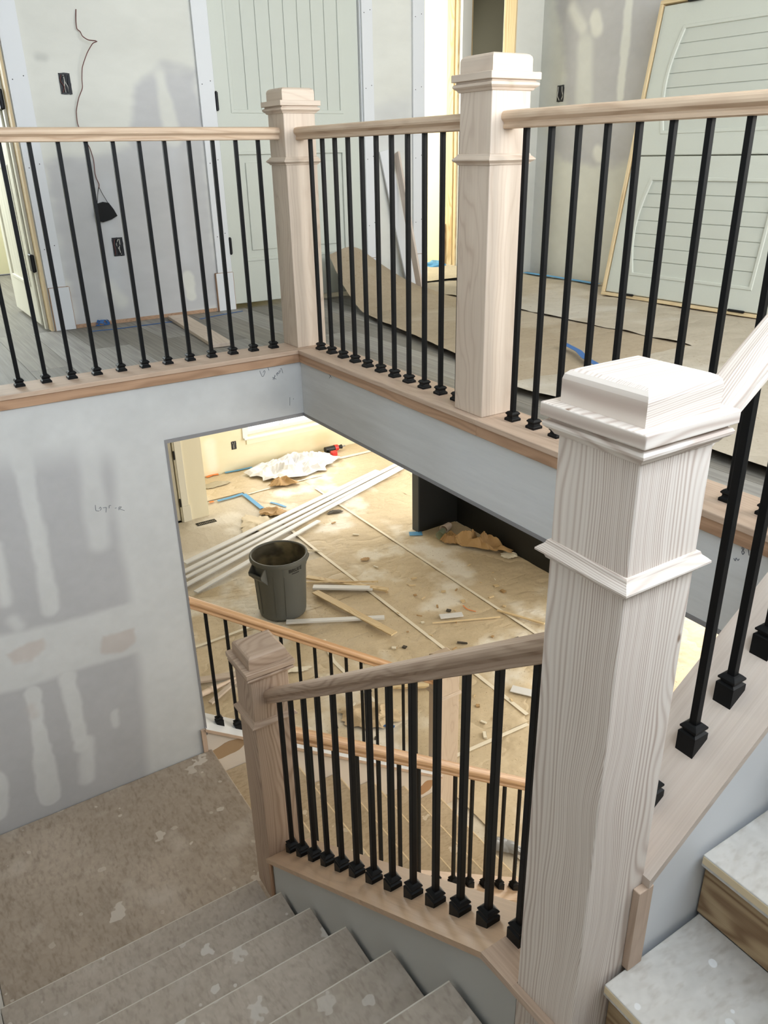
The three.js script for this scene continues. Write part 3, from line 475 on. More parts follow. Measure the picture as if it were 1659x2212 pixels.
function pitchShoeGeo(axis, slope) {   // shoe with its foot cut to the pitch of the cap board
  const up = squareLathe([[0.0195, 0.026], [0.0195, 0.030], [0.0140, 0.0335], [0.0140, 0.037], [0.0185, 0.040], [0.0185, 0.044], [0.013, 0.0495], [0.0088, 0.051], [0.0001, 0.051]], 0, 0, 0);
  const b = new THREE.BoxGeometry(0.039, 0.04, 0.039), p = b.attributes.position;
  for (let i = 0; i < p.count; i++) { const c = axis === 'z' ? p.getZ(i) : p.getX(i); p.setY(i, p.getY(i) > 0 ? 0.0265 : c * slope); }
  const n = b.toNonIndexed(); n.computeVertexNormals(); return merged([up, n]);
}
function baluster(g, x, yb, yt, z, shoeGeo) {
  const b = part(g, 'baluster', rbox(x - BS / 2, x + BS / 2, yb, yt, z - BS / 2, z + BS / 2, 0.0016, 1), M.iron);
  const s = shadows(new THREE.Mesh(shoeGeo, M.iron)); s.name = 'shoe'; s.position.set(x - g.position.x, yb - g.position.y, z - g.position.z); b.add(s);
  return b;
}
const RB = 1.0;   // underside of the level rails
// far railing
{
  const g = thing('railing', 'level railing across the far wall of the stairwell, left of the corner post', 'railing', [-0.9, TB, -0.08]);
  part(g, 'handrail', railGeo(V(LEFTW, RB + 0.004, -0.092), V(0.004, RB + 0.002, -0.092)), M.rail);
  part(g, 'base_cap', wbox('x', LEFTW, 0.155, CAPY - CT, CAPY, -0.165, 0.018, 0.003), M.cap);
  part(g, 'fascia', wbox('x', LEFTW, 0.0, TB, CAPY - CT - 0.0003, 0.0005, 0.010, 0.0015), M.fascia);
  for (let k = 0; k < 17; k++) baluster(g, -0.088 - 0.1030 * k, CAPY, RB + 0.006, -0.098, flatShoeGeo);
}
// right railing, two lengths on one cap board
const capB = (g, z0, z1) => { part(g, 'base_cap', wbox('z', -0.018, 0.165, CAPY - CT, CAPY, z0, z1, 0.003), M.cap); part(g, 'fascia', wbox('z', -0.010, -0.0005, TB, CAPY - CT - 0.0003, z0 < 0.1 ? 0.0105 : z0, z1, 0.0015), M.fascia); };
{
  const g = thing('railing', 'short level railing between the corner post and the middle post', 'railing', [0.078, TB, 0.65]);
  part(g, 'handrail', railGeo(V(0.076, RB, -0.018), V(0.076, RB, 1.184)), M.rail);
  capB(g, 0.0185, 1.33);
  for (let k = 0; k < 11; k++) baluster(g, 0.077, CAPY, RB + 0.004, 0.070 + 0.1042 * k, flatShoeGeo);
}
{
  const g = thing('railing', 'level railing running right from the middle post past the leaning door', 'railing', [0.08, TB, 2.0]);
  part(g, 'handrail', railGeo(V(0.080, RB, 1.332), V(0.080, RB, 2.563)), M.rail);
  capB(g, 1.3302, 2.72);
  for (let k = 0; k < 11; k++) baluster(g, 0.081, CAPY, RB + 0.004, 1.412 + 0.1045 * k, flatShoeGeo);
}
// first flight
{
  const sl = 0.7057, shoe = pitchShoeGeo('z', sl), g = thing('railing', 'sloping railing climbing from the landing post to the big fir post', 'railing', [-0.79, -1.5, 1.85]);
  const rb = z => -0.770 + 0.714 * (z - 1.272);
  part(g, 'handrail', railGeo(V(-0.795, rb(1.204), 1.204), V(-0.795, rb(2.565), 2.565)), M.newelTan);
  const a = V(-0.79, capF1(1.207), 1.207), b = V(-0.79, capF1(2.463), 2.463), c = V(-0.79, capF1(2.70), 2.72);
  const slab = (p, q) => prism([[p.z, p.y - CT], [q.z, q.y - CT], [q.z, q.y], [p.z, p.y]], 'x', -0.882, -0.698);
  part(g, 'base_cap', grain(slab(a, b), 'z'), M.capWarm); part(g, 'base_cap', grain(merged([slab(b, V(-0.79, capF1(2.5625), 2.5625)), prism([[2.5626, capF1(2.5626) - CT], [2.72, capF1(2.72) - CT], [2.72, capF1(2.72)], [2.5626, capF1(2.5626)]], 'x', -0.8825, -0.8672)]), 'z'), M.cap);
  const zs = [1.263, 1.358, 1.460, 1.561, 1.665, 1.764, 1.868, 1.972, 2.076, 2.177, 2.279, 2.381];
  for (const z of zs) baluster(g, -0.792, capF1(z), rb(z) + 0.006, z, shoe);
  baluster(g, -0.792, capF1(2.485), rb(2.485) + 0.006, 2.485, pitchShoeGeo('z', 0.09));
}
// second flight
{
  const sl = 0.76, shoe = pitchShoeGeo('x', sl), g = thing('railing', 'steep railing climbing right from the big fir post', 'railing', [-0.36, -0.1, 2.64]);
  const rb = x => 0.612 + 0.745 * (x + 0.522);
  part(g, 'handrail', railGeo(V(-0.718, rb(-0.718), 2.637), V(0.006, rb(0.006), 2.637)), M.railFir);
  part(g, 'base_cap', grain(prism([[-0.722, capF2(-0.722) - CT], [0.0, capF2(0.0) - CT], [0.0, capF2(0.0)], [-0.722, capF2(-0.722)]], 'z', 2.545, 2.73), 'x'), M.capPale);
  part(g, 'end_trim', wbox('y', -0.745, -0.706, LAND + 8 * RISE + 0.001, capF2(-0.725) - 0.018, 2.7135, 2.729, 0.002), M.cap);
  for (const x of [-0.632, -0.522, -0.425, -0.328, -0.231, -0.134, -0.037]) baluster(g, x, capF2(x), rb(x) + 0.006, 2.637, shoe);
}
// descending flight, both sides
for (const side of [0, 1]) {
  const sl = -0.7245, shoe = pitchShoeGeo('x', sl), zc = side ? 1.122 : -0.08, x0 = side ? -0.724 : -0.694, x1 = side ? 0.806 : 0.866;
  const g = thing('railing', side ? 'descending railing starting at the landing post' : 'descending railing starting at the end of the patched wall', 'railing', [0.08, -2.4, zc]);
  const rb = x => -1.673 - 0.728 * (x - 0.10);
  part(g, 'handrail', railGeo(V(x0, rb(x0), zc), V(x1, rb(x1), zc)), M.railGold);
  part(g, 'base_cap', grain(prism([[x0, capR(x0) - CT], [x1, capR(x1) - CT], [x1, capR(x1)], [x0, capR(x0)]], 'z', zc - 0.092, zc + 0.095), 'x'), side ? M.capWarm : M.primed);
  if (!side) { part(g, 'rosette', wbox('y', x0 - 0.004, x0 + 0.010, rb(x0) - 0.03, rb(x0) + 0.07, zc - 0.045, zc + 0.045, 0.002), M.rail); part(g, 'end_strip', wbox('y', -0.722, -0.698, LAND + 0.001, capR(-0.71) - 0.012, 0.0005, 0.013, 0.002), M.cap); part(g, 'edge_strip', grain(prism([[-0.7, capR(-0.7) - CT], [x1, capR(x1) - CT], [x1, capR(x1) - 0.001], [-0.7, capR(-0.7) - 0.001]], 'z', zc + 0.0951, zc + 0.098), 'x'), M.cap, 'raw wood front edge'); }
  for (let k = 0; k < 14; k++) { const x = side ? 0.101 + (k - 7) * 0.1035 : -0.590 + k * 0.1005; if (x < x0 + 0.02 || x > x1 - 0.02) continue; baluster(g, x, capR(x), rb(x) + 0.006, zc, shoe); }
}

// ---------------------------------------------------------------- doors and casings of the upper hall
// a moulded door leaf in its own coordinates: x across, y up, front face at z = 0
function leaf(parent, name, w, h, t, panels, m, place, label) {
  const holes = [], planks = [];
  for (const p of panels) {
    const pts = []; const { x0, x1, y0, y1, arch } = p;
    if (arch === 'top') { pts.push([x0, y0], [x1, y0]); for (let i = 0; i <= 14; i++) { const s = i / 14; pts.push([lerp(x1, x0, s), y1 - 0.06 + 0.06 * Math.sin(Math.PI * s)]); } }
    else if (arch === 'left') { pts.push([x1, y1]); for (let i = 0; i <= 14; i++) { const s = i / 14; pts.push([x0 + 0.05 - 0.05 * Math.sin(Math.PI * s), lerp(y1, y0, s)]); } pts.push([x1, y0]); }
    else pts.push(...rect(x0, x1, y0, y1));
    holes.push(pts);
  }
  const core = new THREE.Mesh(grain(box(0, w, 0, h, -t, -0.011), 'y'), m); core.name = name; shadows(core); if (label) core.userData.label = label; parent.add(core); if (place) core.applyMatrix4(place);
  const add = (n, g) => { const o = shadows(new THREE.Mesh(g, m)); o.name = n; core.add(o); };
  add('leaf_frame', prism(rect(0, w, 0, h), 'z', -0.0108, 0, holes, 0.005));
  panels.forEach((p, i) => { const cx = (p.x0 + p.x1) / 2, cy = (p.y0 + p.y1) / 2, kx = 1 + 0.036 / (p.x1 - p.x0), ky = 1 + 0.036 / (p.y1 - p.y0); add('panel_moulding', prism(holes[i].map(q => [cx + (q[0] - cx) * kx, cy + (q[1] - cy) * ky]), 'z', -0.0107, 0.004, [holes[i].map(q => [cx + (q[0] - cx) * 0.995, cy + (q[1] - cy) * 0.995])], 0.0035)); });
  for (const p of panels) {
    if (p.n) { const vert = p.dir !== 'x', a = vert ? p.x0 : p.y0, b = vert ? p.x1 : p.y1, s = (b - a) / p.n; for (let k = 0; k < p.n; k++) { const q0 = a + k * s + (k ? 0.0022 : 0), q1 = a + (k + 1) * s - (k < p.n - 1 ? 0.0022 : 0), e = 0.004; add('plank', vert ? rbox(q0, q1, p.y0 - e, p.y1 + e, -0.0109, -0.0055, 0.0018, 1) : rbox(p.x0 - e, p.x1 + e, q0, q1, -0.0109, -0.0055, 0.0018, 1)); } }
    else add('raised_field', prism(rect(p.x0 + 0.045, p.x1 - 0.045, p.y0 + 0.045, p.y1 - 0.045), 'z', -0.0109, -0.003, [], 0.004));
  }
  return core;
}
const hingeGeo = () => merged([new THREE.CylinderGeometry(0.0075, 0.0075, 0.09, 10), new THREE.CylinderGeometry(0.005, 0.005, 0.1, 8)]);
function structGroup(name, at, label, category) { const g = new THREE.Group(); g.name = name; g.position.set(...at); g.userData = { kind: 'structure', label, category }; scene.add(g); return g; }
{
  const g = structGroup('door_1', [0.742, UF, WC], 'closed pale grey plank door with black hinges in the far wall', 'door');
  const pl = new THREE.Matrix4().makeTranslation(0.2645 - 0.742, 0.024, -0.018);
  leaf(g, 'door_leaf', 0.954, 2.04, 0.04, [{ x0: 0.108, x1: 0.815, y0: 1.085, y1: 1.88, arch: 'top', n: 8 }, { x0: 0.108, x1: 0.815, y0: 0.265, y1: 0.85 }], M.door, pl);
  for (const y of [1.225, 0.448, 1.9]) { const h = hingeGeo(); h.scale(1.25, 1, 1.25); h.translate(0.263, y, WC + 0.008); part(g, 'hinge', h, M.hinge, 'black door hinge'); }
  part(g, 'jamb', box(0.245, 0.2605, UF, 2.15, WC - 0.118, WC - 0.0005), M.primed); part(g, 'jamb', box(1.2215, 1.235, UF, 2.15, WC - 0.118, WC - 0.0005), M.primed);
}
{
  const g = structGroup('door_2', [-0.85, UF, -1.5], 'cream plank door standing open into the bright bedroom', 'door');
  const pl = new THREE.Matrix4().makeRotationY(Math.PI / 2 + Math.PI).multiply(new THREE.Matrix4()); pl.setPosition(-0.858 + 0.85, 0.012, -2.285 + 1.5);
  leaf(g, 'door_leaf', 0.76, 2.04, 0.036, [{ x0: 0.11, x1: 0.65, y0: 0.99, y1: 1.88, n: 6 }, { x0: 0.11, x1: 0.65, y0: 0.22, y1: 0.82, n: 6 }], M.doorWarm, pl);
  for (const y of [1.225, 0.43]) part(g, 'hinge', rbox(-0.862, -0.838, y - 0.048, y + 0.048, -1.522, -1.452, 0.008), M.hinge, 'black door hinge');
  part(g, 'jamb', box(-0.8355, -0.822, UF, 2.15, WC - 0.118, WC + 0.004), M.pine); part(g, 'stop', box(-0.85, -0.836, UF, 2.15, WC - 0.11, WC - 0.075), M.doorWarm);
  part(g, 'jamb', box(-1.62, -1.605, UF, 2.15, WC - 0.118, WC + 0.004), M.pine);
}
{
  const casing = (n, x0, x1, yTop, lab, plinth) => {
    const g = structGroup(n, [(x0 + x1) / 2, UF, WC], lab, 'door casing');
    part(g, 'casing_board', rbox(x0, x1, plinth ? plinth[2] + 0.0015 : UF, yTop, WC + 0.0005, WC + 0.017, 0.002), M.primed);
    if (plinth) { part(g, 'plinth_block', rbox(plinth[0], plinth[1], UF + 0.001, plinth[2], WC + 0.0005, WC + 0.024, 0.002), M.primed); part(g, 'plinth_edge', merged([box(plinth[0] - 0.002, plinth[0] - 0.0001, UF + 0.001, plinth[2], WC + 0.0005, WC + 0.0235), box(plinth[1] + 0.0001, plinth[1] + 0.002, UF + 0.001, plinth[2], WC + 0.0005, WC + 0.0235), box(plinth[0], plinth[1], plinth[2] + 0.0001, plinth[2] + 0.0012, WC + 0.0005, WC + 0.0235)]), M.fascia, 'raw brown fibreboard edge'); }
    const nails = []; for (let y = 0.5; y < yTop; y += 0.4) for (const f of [0.22, 0.78]) { const d = new THREE.CylinderGeometry(0.0028, 0.0028, 0.001, 8); d.rotateX(Math.PI / 2); d.translate(lerp(x0, x1, f), y + f * 0.03, WC + 0.0172); nails.push(d); }
    part(g, 'nail_holes', merged(nails), M.boxDark);
  };
  casing('trim_1', -0.818, -0.722, 2.24, 'white casing with plinth block beside the open cream door', [-0.814, -0.708, 0.306]);
  casing('trim_2', 0.163, 0.252, 2.24, 'white casing with plinth block at the hinge side of the closed door', [0.148, 0.256, 0.298]);
  casing('trim_3', 1.228, 1.304, 2.24, 'white casing at the latch side of the closed door', [1.228, 1.304, 0.302]);
  casing('trim_4', 1.60, 1.682, 2.28, 'white casing left of the opening to the yellow passage', [1.60, 1.682, 0.298]);
  struct('trim_5', rbox(0.163, 1.304, 2.2405, 2.33, WC + 0.0005, WC + 0.02, 0.002), M.primed, 'white head casing over the closed door', 'door casing');
  struct('trim_6', box(-0.70, 0.14, UF + 0.0005, UF + 0.02, WC + 0.0005, WC + 0.006), M.fascia, 'ragged brown bottom edge of the drywall', 'trim');
  const g = structGroup('trim_7', [1.69, UF, WC - 0.06], 'white jamb lining of the passage opening', 'door casing');
  part(g, 'jamb', box(1.6825, 1.70, UF, 2.2, WC - 0.12, WC + 0.004), M.primed); part(g, 'jamb', wbox('y', 2.449, 2.4605, UF, 2.2, WC - 0.12, WC + 0.004), M.pine, 'raw pine jamb'); part(g, 'strike', rbox(1.7005, 1.705, 1.16, 1.25, WC - 0.06, WC - 0.02, 0.002), M.hinge, 'dark hinge leaf');
}
// double door unit on its side, leaning on the right wall
{
  const o = V(2.270, UF + 0.022, -0.245), X = V(0.04, 0, 1).normalize(), up = V(0.285, 1.59, 0).normalize(), Y = up.addScaledVector(X, -up.dot(X)).normalize(), Z = X.clone().cross(Y);
  const g = thing('double_door_unit', 'pale double door in a pine frame lying on its side against the right wall', 'door', [o.x, o.y, o.z]);
  g.setRotationFromMatrix(new THREE.Matrix4().makeBasis(X, Y, Z));
  const LW = 0.785, LL = 2.03, x0 = 0.022;
  const pan = [{ x0: 0.125, x1: 0.95, y0: 0.13, y1: LW - 0.13, arch: 'left', n: 7, dir: 'x' }, { x0: 1.13, x1: 1.80, y0: 0.13, y1: LW - 0.13 }];
  for (let k = 0; k < 2; k++) leaf(g, 'door_leaf', LL, LW, 0.036, pan, M.door, new THREE.Matrix4().makeTranslation(x0 + 0.003, 0.024 + k * (LW + 0.006), -0.004));
  lpart(g, 'jamb', wbox('x', 0, LL + 0.05, 0, 0.02, -0.09, 0.006, 0.002), M.pine); lpart(g, 'jamb', wbox('x', 0, LL + 0.05, 0.03 + 2 * LW + 0.008, 0.05 + 2 * LW + 0.008, -0.09, 0.006, 0.002), M.pine); lpart(g, 'head_jamb', wbox('y', 0, 0.02, 0.0205, 0.0295 + 2 * LW + 0.008, -0.09, 0.006, 0.002), M.pine);
  for (const [hx, hy] of [[0.20, 0.022], [0.94, 0.022], [0.24, 0.032 + 2 * LW], [0.98, 0.032 + 2 * LW], [1.75, 0.022], [1.75, 0.032 + 2 * LW]]) { const h = hingeGeo(); h.rotateZ(Math.PI / 2); h.translate(hx, hy, 0.008); lpart(g, 'hinge', h, M.hinge, 'black door hinge'); }
}

// ---------------------------------------------------------------- boxes and cables on the upper walls
function tube(pts, r, seg = 6) { return new THREE.TubeGeometry(new THREE.CatmullRomCurve3(pts, false, 'catmullrom', 0.3), Math.max(6, pts.length * 6), r, seg); }
function wallBox(px, py, axis, val, out, w, h, label, pale) {
  const c = P(px, py, axis, val), g = thing('electrical_box', label, 'electrical box', [c.x, c.y, c.z], 'open electrical boxes in the drywall');
  const u = axis === 'z' ? V(1, 0, 0) : V(0, 0, 1), n = (axis === 'z' ? V(0, 0, 1) : V(1, 0, 0)).multiplyScalar(out);
  const basis = new THREE.Matrix4().makeBasis(u, V(0, 1, 0), u.clone().cross(V(0, 1, 0)).dot(n) > 0 ? n : n.clone().negate());
  const sgn = u.clone().cross(V(0, 1, 0)).dot(n) > 0 ? 1 : -1;
  const pts = []; const N = 20; for (let i = 0; i < N; i++) { const a = i / N * Math.PI * 2, cx = Math.cos(a), sy = Math.sin(a), m = 1 / Math.max(Math.abs(cx), Math.abs(sy)); pts.push([cx * m * w / 2 * rr(0.94, 1.08), sy * m * h / 2 * rr(0.95, 1.06)]); }
  const back = prism(pts, 'z', 0.0, 0.0015); back.scale(1, 1, sgn); back.applyMatrix4(basis.clone()); lpart(g, 'box_back', back, M.boxDark, 'dark open box');
  const rim = merged([box(-w / 2, w / 2, h / 2 - 0.004, h / 2, 0.0015, 0.004), box(-w / 2, w / 2, -h / 2, -h / 2 + 0.004, 0.0015, 0.004), box(-w / 2, -w / 2 + 0.004, -h / 2, h / 2, 0.0015, 0.004), box(w / 2 - 0.004, w / 2, -h / 2, h / 2, 0.0015, 0.004)]); rim.scale(1, 1, sgn); rim.applyMatrix4(basis); lpart(g, 'box_rim', rim, M.wireBlack);
  const cols = pale ? [M.wireWhite, M.wireBlack, M.wireWhite] : [M.copper, M.wireBlack, M.wireWhite, M.wireBlack, M.wireWhite, M.wireBlack];
  cols.forEach((m, i) => { const q = []; for (let k = 0; k < 4; k++) q.push(V(lerp(-0.32, 0.32, (i + 0.5) / cols.length) * w + rr(-0.2, 0.2) * w, lerp(0.42, -0.42, k / 3) * h, 0.005 + 0.004 * Math.sin(k + i))); const t = tube(q, 0.0022, 5); t.scale(1, 1, sgn); t.applyMatrix4(basis); lpart(g, 'wire', t, m); });
}
wallBox(141, 181, 'z', WC + 0.0005, 1, 0.055, 0.095, 'open switch box with red and white wires left of the dangling cable');
wallBox(255, 533, 'z', WC + 0.0005, 1, 0.058, 0.098, 'open socket box with black wires below the black pouch');
wallBox(1211, 202, 'x', WD - 0.0005, -1, 0.06, 0.10, 'open socket box on the right wall beside the leaning door', true);
wallBox(505, 962, 'z', -6.9095, 1, 0.075, 0.12, 'open socket box in the cream living room wall', true);
{
  const zc = WC + 0.012, Q = (x, y, dz = 0) => P(x, y, 'z', zc + dz), g = thing('hanging_cable', 'thin red-brown cable dangling from the far wall', 'cable', [-0.45, 0.8, zc]);
  part(g, 'cable', tube([Q(164, 20, -0.01), Q(164, 45), Q(166, 62), Q(173, 68), Q(178, 78, 0.02), Q(190, 86, 0.03), Q(210, 89, 0.05), Q(200, 94, 0.04), Q(188, 115, 0.03), Q(178, 145, 0.02), Q(177, 170, 0.01), Q(178, 190, 0.01), Q(170, 212, 0.01), Q(165, 240), Q(168, 268), Q(180, 295), Q(194, 320), Q(202, 345), Q(205, 372), Q(208, 385), Q(214, 398), Q(213, 408)], 0.0024, 6), M.copper);
  const b = thing('black_pouch', 'small black cloth pouch hanging from the dangling cable', 'pouch', [-0.44, 0.62, zc]);
  const pts = [[209, 440], [222, 436], [234, 438], [245, 452], [253, 466], [240, 474], [222, 480], [209, 477], [204, 462]].map(q => { const p = Q(q[0], q[1]); return [p.x, p.y]; });
  part(b, 'pouch_body', prism(pts, 'z', zc - 0.008, zc + 0.014, [], 0.005), M.cloth); part(b, 'strap', merged([tube([Q(213, 405, 0.004), Q(211, 420, 0.004), Q(210, 440, 0.006)], 0.0016, 5), tube([Q(214, 405, 0.004), Q(222, 420, 0.004), Q(233, 438, 0.006)], 0.0016, 5)]), M.cloth);
}

// ---------------------------------------------------------------- paper and boards on the upper floor
function sheet(label, x0, x1, z0, z1, y, m, amp, seed, group, shape) {
  const nx = Math.max(4, Math.round((x1 - x0) / 0.05)), nz = Math.max(4, Math.round((z1 - z0) / 0.05)), g = new THREE.PlaneGeometry(1, 1, nx, nz), p = g.attributes.position, uv = g.attributes.uv;
  for (let i = 0; i < p.count; i++) {
    let u = p.getX(i) + 0.5, v = p.getY(i) + 0.5, x = lerp(x0, x1, u), z = lerp(z0, z1, v);
    let h = amp * (fbm(x * 0.21 + 5, z * 0.21 + 5, 40, 40, seed, 3));
    let q = { x, y: y + h, z, u, v }; if (shape) shape(q);
    p.setXYZ(i, q.x, q.y, q.z); uv.setXY(i, x, z);
  }
  g.computeVertexNormals(); return single('paper_sheet', g, m, label, 'paper sheet', group);
}
{
  const edge = z => z < -0.5 ? lerp(0.86, 0.715, (z + 1.1) / 0.6) : z < 1.0 ? lerp(0.715, 0.45, (z + 0.5) / 1.5) : 0.43;
  sheet('brown floor paper rolled out beside the right railing, its corner curling up', 0.7, 1.62, -1.28, 1.02, UF + 0.004, M.kraftUpBrown, 0.012, 301, null, q => {
    const e = edge(q.z) + 0.004; q.x = lerp(e, 1.62, q.u);
    const dd = Math.hypot((q.x - 1.02) / 0.62, (q.z + 1.34) / 0.72), lift = Math.pow(clamp(1 - dd), 1.35); q.y += 0.36 * lift; q.z += 0.10 * lift * lift; q.x -= 0.12 * lift * clamp((1.1 - q.x) * 3);
    const ed = clamp(1 - q.u * 14); q.y += 0.014 * ed;
  });
  sheet('brown floor paper wrinkled across the upper hall in front of the leaning door', 0.43, 2.66, 1.0, 3.3, UF + 0.007, M.kraftUp, 0.02, 311, null, q => { const e = 0.40; q.x = lerp(e + 0.02 * Math.sin(q.z * 5), 2.66, q.u); q.y += 0.012 * clamp(1 - q.u * 20); });
  sheet('dusty brown floor paper between the closed door and the right wall', 1.55, 2.66, -1.36, 1.06, UF + 0.006, M.kraftUp, 0.022, 321);
  sheet('pale dusty floor paper in the yellow passage', 1.38, 2.5, -4.1, -1.5, UF + 0.004, M.greyFloor, 0.01, 331);
}
function ribbon(pts, w, m, name, label, cat, group) {   // flat strip on a path, lying in the floor plane
  const pos = [], idx = []; const c = new THREE.CatmullRomCurve3(pts, false, 'catmullrom', 0.2), N = Math.max(4, pts.length * 5);
  for (let i = 0; i <= N; i++) { const p = c.getPoint(i / N), t = c.getTangent(i / N), s = V(-t.z, 0, t.x).normalize().multiplyScalar(w / 2); for (const k of [1, -1]) for (const dy of [0, 0.0012]) pos.push(p.x + s.x * k, p.y + dy, p.z + s.z * k); }
  for (let i = 0; i < N; i++) { const a = i * 4, b = a + 4; idx.push(a + 1, a + 3, b + 1, a + 3, b + 3, b + 1, a, b, a + 2, a + 2, b, b + 2, a, a + 1, b, a + 1, b + 1, b, a + 2, b + 2, a + 3, a + 3, b + 2, b + 3); }
  const g = new THREE.BufferGeometry(); g.setAttribute('position', new THREE.Float32BufferAttribute(pos, 3)); g.setAttribute('uv', new THREE.Float32BufferAttribute(new Float32Array(pos.length / 3 * 2), 2)); g.setIndex(idx); const n = g.toNonIndexed(); n.computeVertexNormals();
  return single(name, n, m, label, cat, group);
}
const onUp = (x, y, dy = 0.001) => P(x, y, 'y', UF + dy), onF = (x, y, dy = 0.001) => P(x, y, 'y', F + dy);
ribbon([onUp(196, 716), onUp(255, 710), onUp(310, 703), onUp(372, 695)], 0.018, M.blueDeep, 'blue_tape', 'dark blue tape line on the grey planks along the far wall', 'tape');
ribbon([onUp(432, 689), onUp(478, 680), onUp(524, 672)], 0.014, M.blueDeep, 'blue_tape', 'dark blue tape line on the grey planks by the closed door', 'tape');
ribbon([onUp(1138, 588, 0.03), onUp(1200, 597, 0.03), onUp(1298, 613, 0.03)].map(p => { p.x -= 0.02; return p; }), 0.05, M.blueTape, 'blue_tape', 'blue tape along the foot of the right wall', 'tape');
ribbon([V(1.05, UF + 0.035, 0.66), V(0.99, UF + 0.034, 0.82), V(0.92, UF + 0.033, 0.93), V(0.86, UF + 0.033, 1.08)], 0.03, M.blueDeep, 'blue_tape', 'curved blue tape strip lying on the brown floor paper', 'tape');
single('tape_scrap', (() => { const g = new THREE.IcosahedronGeometry(0.03, 1), p = g.attributes.position; for (let i = 0; i < p.count; i++) p.setXYZ(i, p.getX(i) * 1.5, Math.max(0, p.getY(i) * 0.9 + 0.01 * Math.sin(i * 7)), p.getZ(i) * 0.7); g.computeVertexNormals(); const q = onUp(222, 702); g.translate(q.x, UF + 0.001, q.z); return g; })(), M.blueDeep, 'crumpled blue tape scrap at the foot of the far wall', 'tape');
{
  const a = V(-0.145, UF + 0.021, -1.30), b = V(-0.222, UF + 0.021, -0.405);
  single('floor_board', member(a, b, 0.105, 0.019, V(1, 0, 0)), M.maple, 'pale loose board lying on the grey planks behind the far railing', 'board');
  // casing offcuts leaning on the wall between the doors
  single('leaning_board', member(V(1.545, UF + 0.012, -1.30), V(1.375, 0.955, WC + 0.014), 0.082, 0.014, V(1, 0, 0), 0.001, true), M.primed, 'white casing offcut leaning on the wall between the doors', 'board');
  single('leaning_board', member(V(1.445, UF + 0.016, -1.06), V(1.462, 0.94, WC + 0.022), 0.014, 0.06, V(1, 0, 0), 0.001, true), M.capPale, 'tan board edge leaning on the wall between the doors', 'board');
  const r = onUp(963, 566), g2 = new THREE.IcosahedronGeometry(0.07, 2), p = g2.attributes.position; for (let i = 0; i < p.count; i++) { const k = 1 + 0.5 * (hash(Math.round(p.getX(i) * 400), Math.round(p.getZ(i) * 400), 3) - 0.5); p.setXYZ(i, p.getX(i) * 1.3 * k, Math.max(0, p.getY(i) * 0.55 * k), p.getZ(i) * 1.2 * k); } g2.computeVertexNormals(); g2.translate(2.36, UF + 0.006, -2.16); single('paper_scrap', g2, M.blueTape, 'crumpled blue and white paper at the foot of the timber door frame', 'paper scrap');
}

// ---------------------------------------------------------------- living room floor: paper, tape, boards, bin, scraps
sheet('kraft paper lane running under the long white boards to the window', 2.02, 2.90, -6.88, 3.2, F + 0.003, M.kraft, 0.014, 401, 'kraft paper on the living room floor');
sheet('kraft paper lane beside the black cabinet', 2.89, 3.80, -6.88, 3.2, F + 0.005, M.kraft, 0.014, 411, 'kraft paper on the living room floor');
sheet('tan kraft paper under the cream wall by the blue tape', 1.40, 2.04, -6.88, -6.06, F + 0.006, M.kraft, 0.012, 421, 'kraft paper on the living room floor');
sheet('kraft paper under the grey bin, one edge lifted', -0.6, 2.06, -3.78, -2.84, F + 0.007, M.kraft, 0.013, 431, 'kraft paper on the living room floor', q => { const d = clamp(1 - (q.z + 3.78) / 0.14) * clamp(1 - Math.abs(q.x - 1.0) / 0.5); q.y += 0.05 * d; });
sheet('kraft paper between the bin and the descending railing', -0.6, 2.05, -2.88, -1.9, F + 0.004, M.kraft, 0.013, 441, 'kraft paper on the living room floor');
sheet('kraft paper behind the descending railing, torn and stained', -0.6, 2.04, -1.94, -0.34, F + 0.006, M.kraft, 0.016, 451, 'kraft paper on the living room floor');
sheet('kraft paper at the foot of the descending flight', 1.02, 2.04, -0.38, 3.0, F + 0.003, M.kraft, 0.012, 461, 'kraft paper on the living room floor');
sheet('kraft paper beyond the black cabinet end', 3.79, 6.5, -6.88, -3.82, F + 0.004, M.kraft, 0.012, 471, 'kraft paper on the living room floor');
sheet('kraft paper in the near right part of the living room', 3.79, 6.5, -3.5, 3.2, F + 0.002, M.kraft, 0.012, 481, 'kraft paper on the living room floor');
const FT = 0.019;
const seam = (pts, w, label) => ribbon(pts.map(q => V(q[0], F + FT, q[1])), w, M.tapePale, 'seam_tape', label, 'tape', 'pale seam tape on the kraft paper');
seam([[2.89, -5.6], [2.885, -4.9], [2.89, -3.4], [2.896, -1.777], [2.90, -1.374], [2.9, 0.6]], 0.032, 'pale tape along the paper seam beside the black cabinet');
seam([[2.02, -4.6], [2.015, -3.774], [2.03, -2.6], [2.037, -1.595], [2.03, -0.4]], 0.036, 'pale tape along the paper seam right of the scrap boards');
seam([[-0.3, -2.86], [0.226, -2.858], [0.809, -2.893]], 0.035, 'pale tape across the paper left of the bin');
seam([[1.05, -0.35], [1.229, -0.343], [1.956, -0.311]], 0.034, 'pale tape across the paper beyond the foot post');
seam([[1.196, -2.286], [1.103, -1.944], [1.101, -1.613], [1.1, -1.2]], 0.034, 'pale tape seen over the sloping handrail');
seam([[2.05, -5.95], [2.5, -5.98], [3.2, -5.97]], 0.03, 'pale tape in front of the crumpled white sheet');
seam([[3.1, -6.45], [3.7, -6.43], [4.4, -6.42]], 0.07, 'white tape strip under the living room window');
ribbon([onF(470, 1082, 0.02), onF(500, 1074, 0.02), onF(525, 1066, 0.02)], 0.05, M.blueTape, 'blue_tape', 'blue tape along the edge of the tan paper by the cream wall', 'tape');
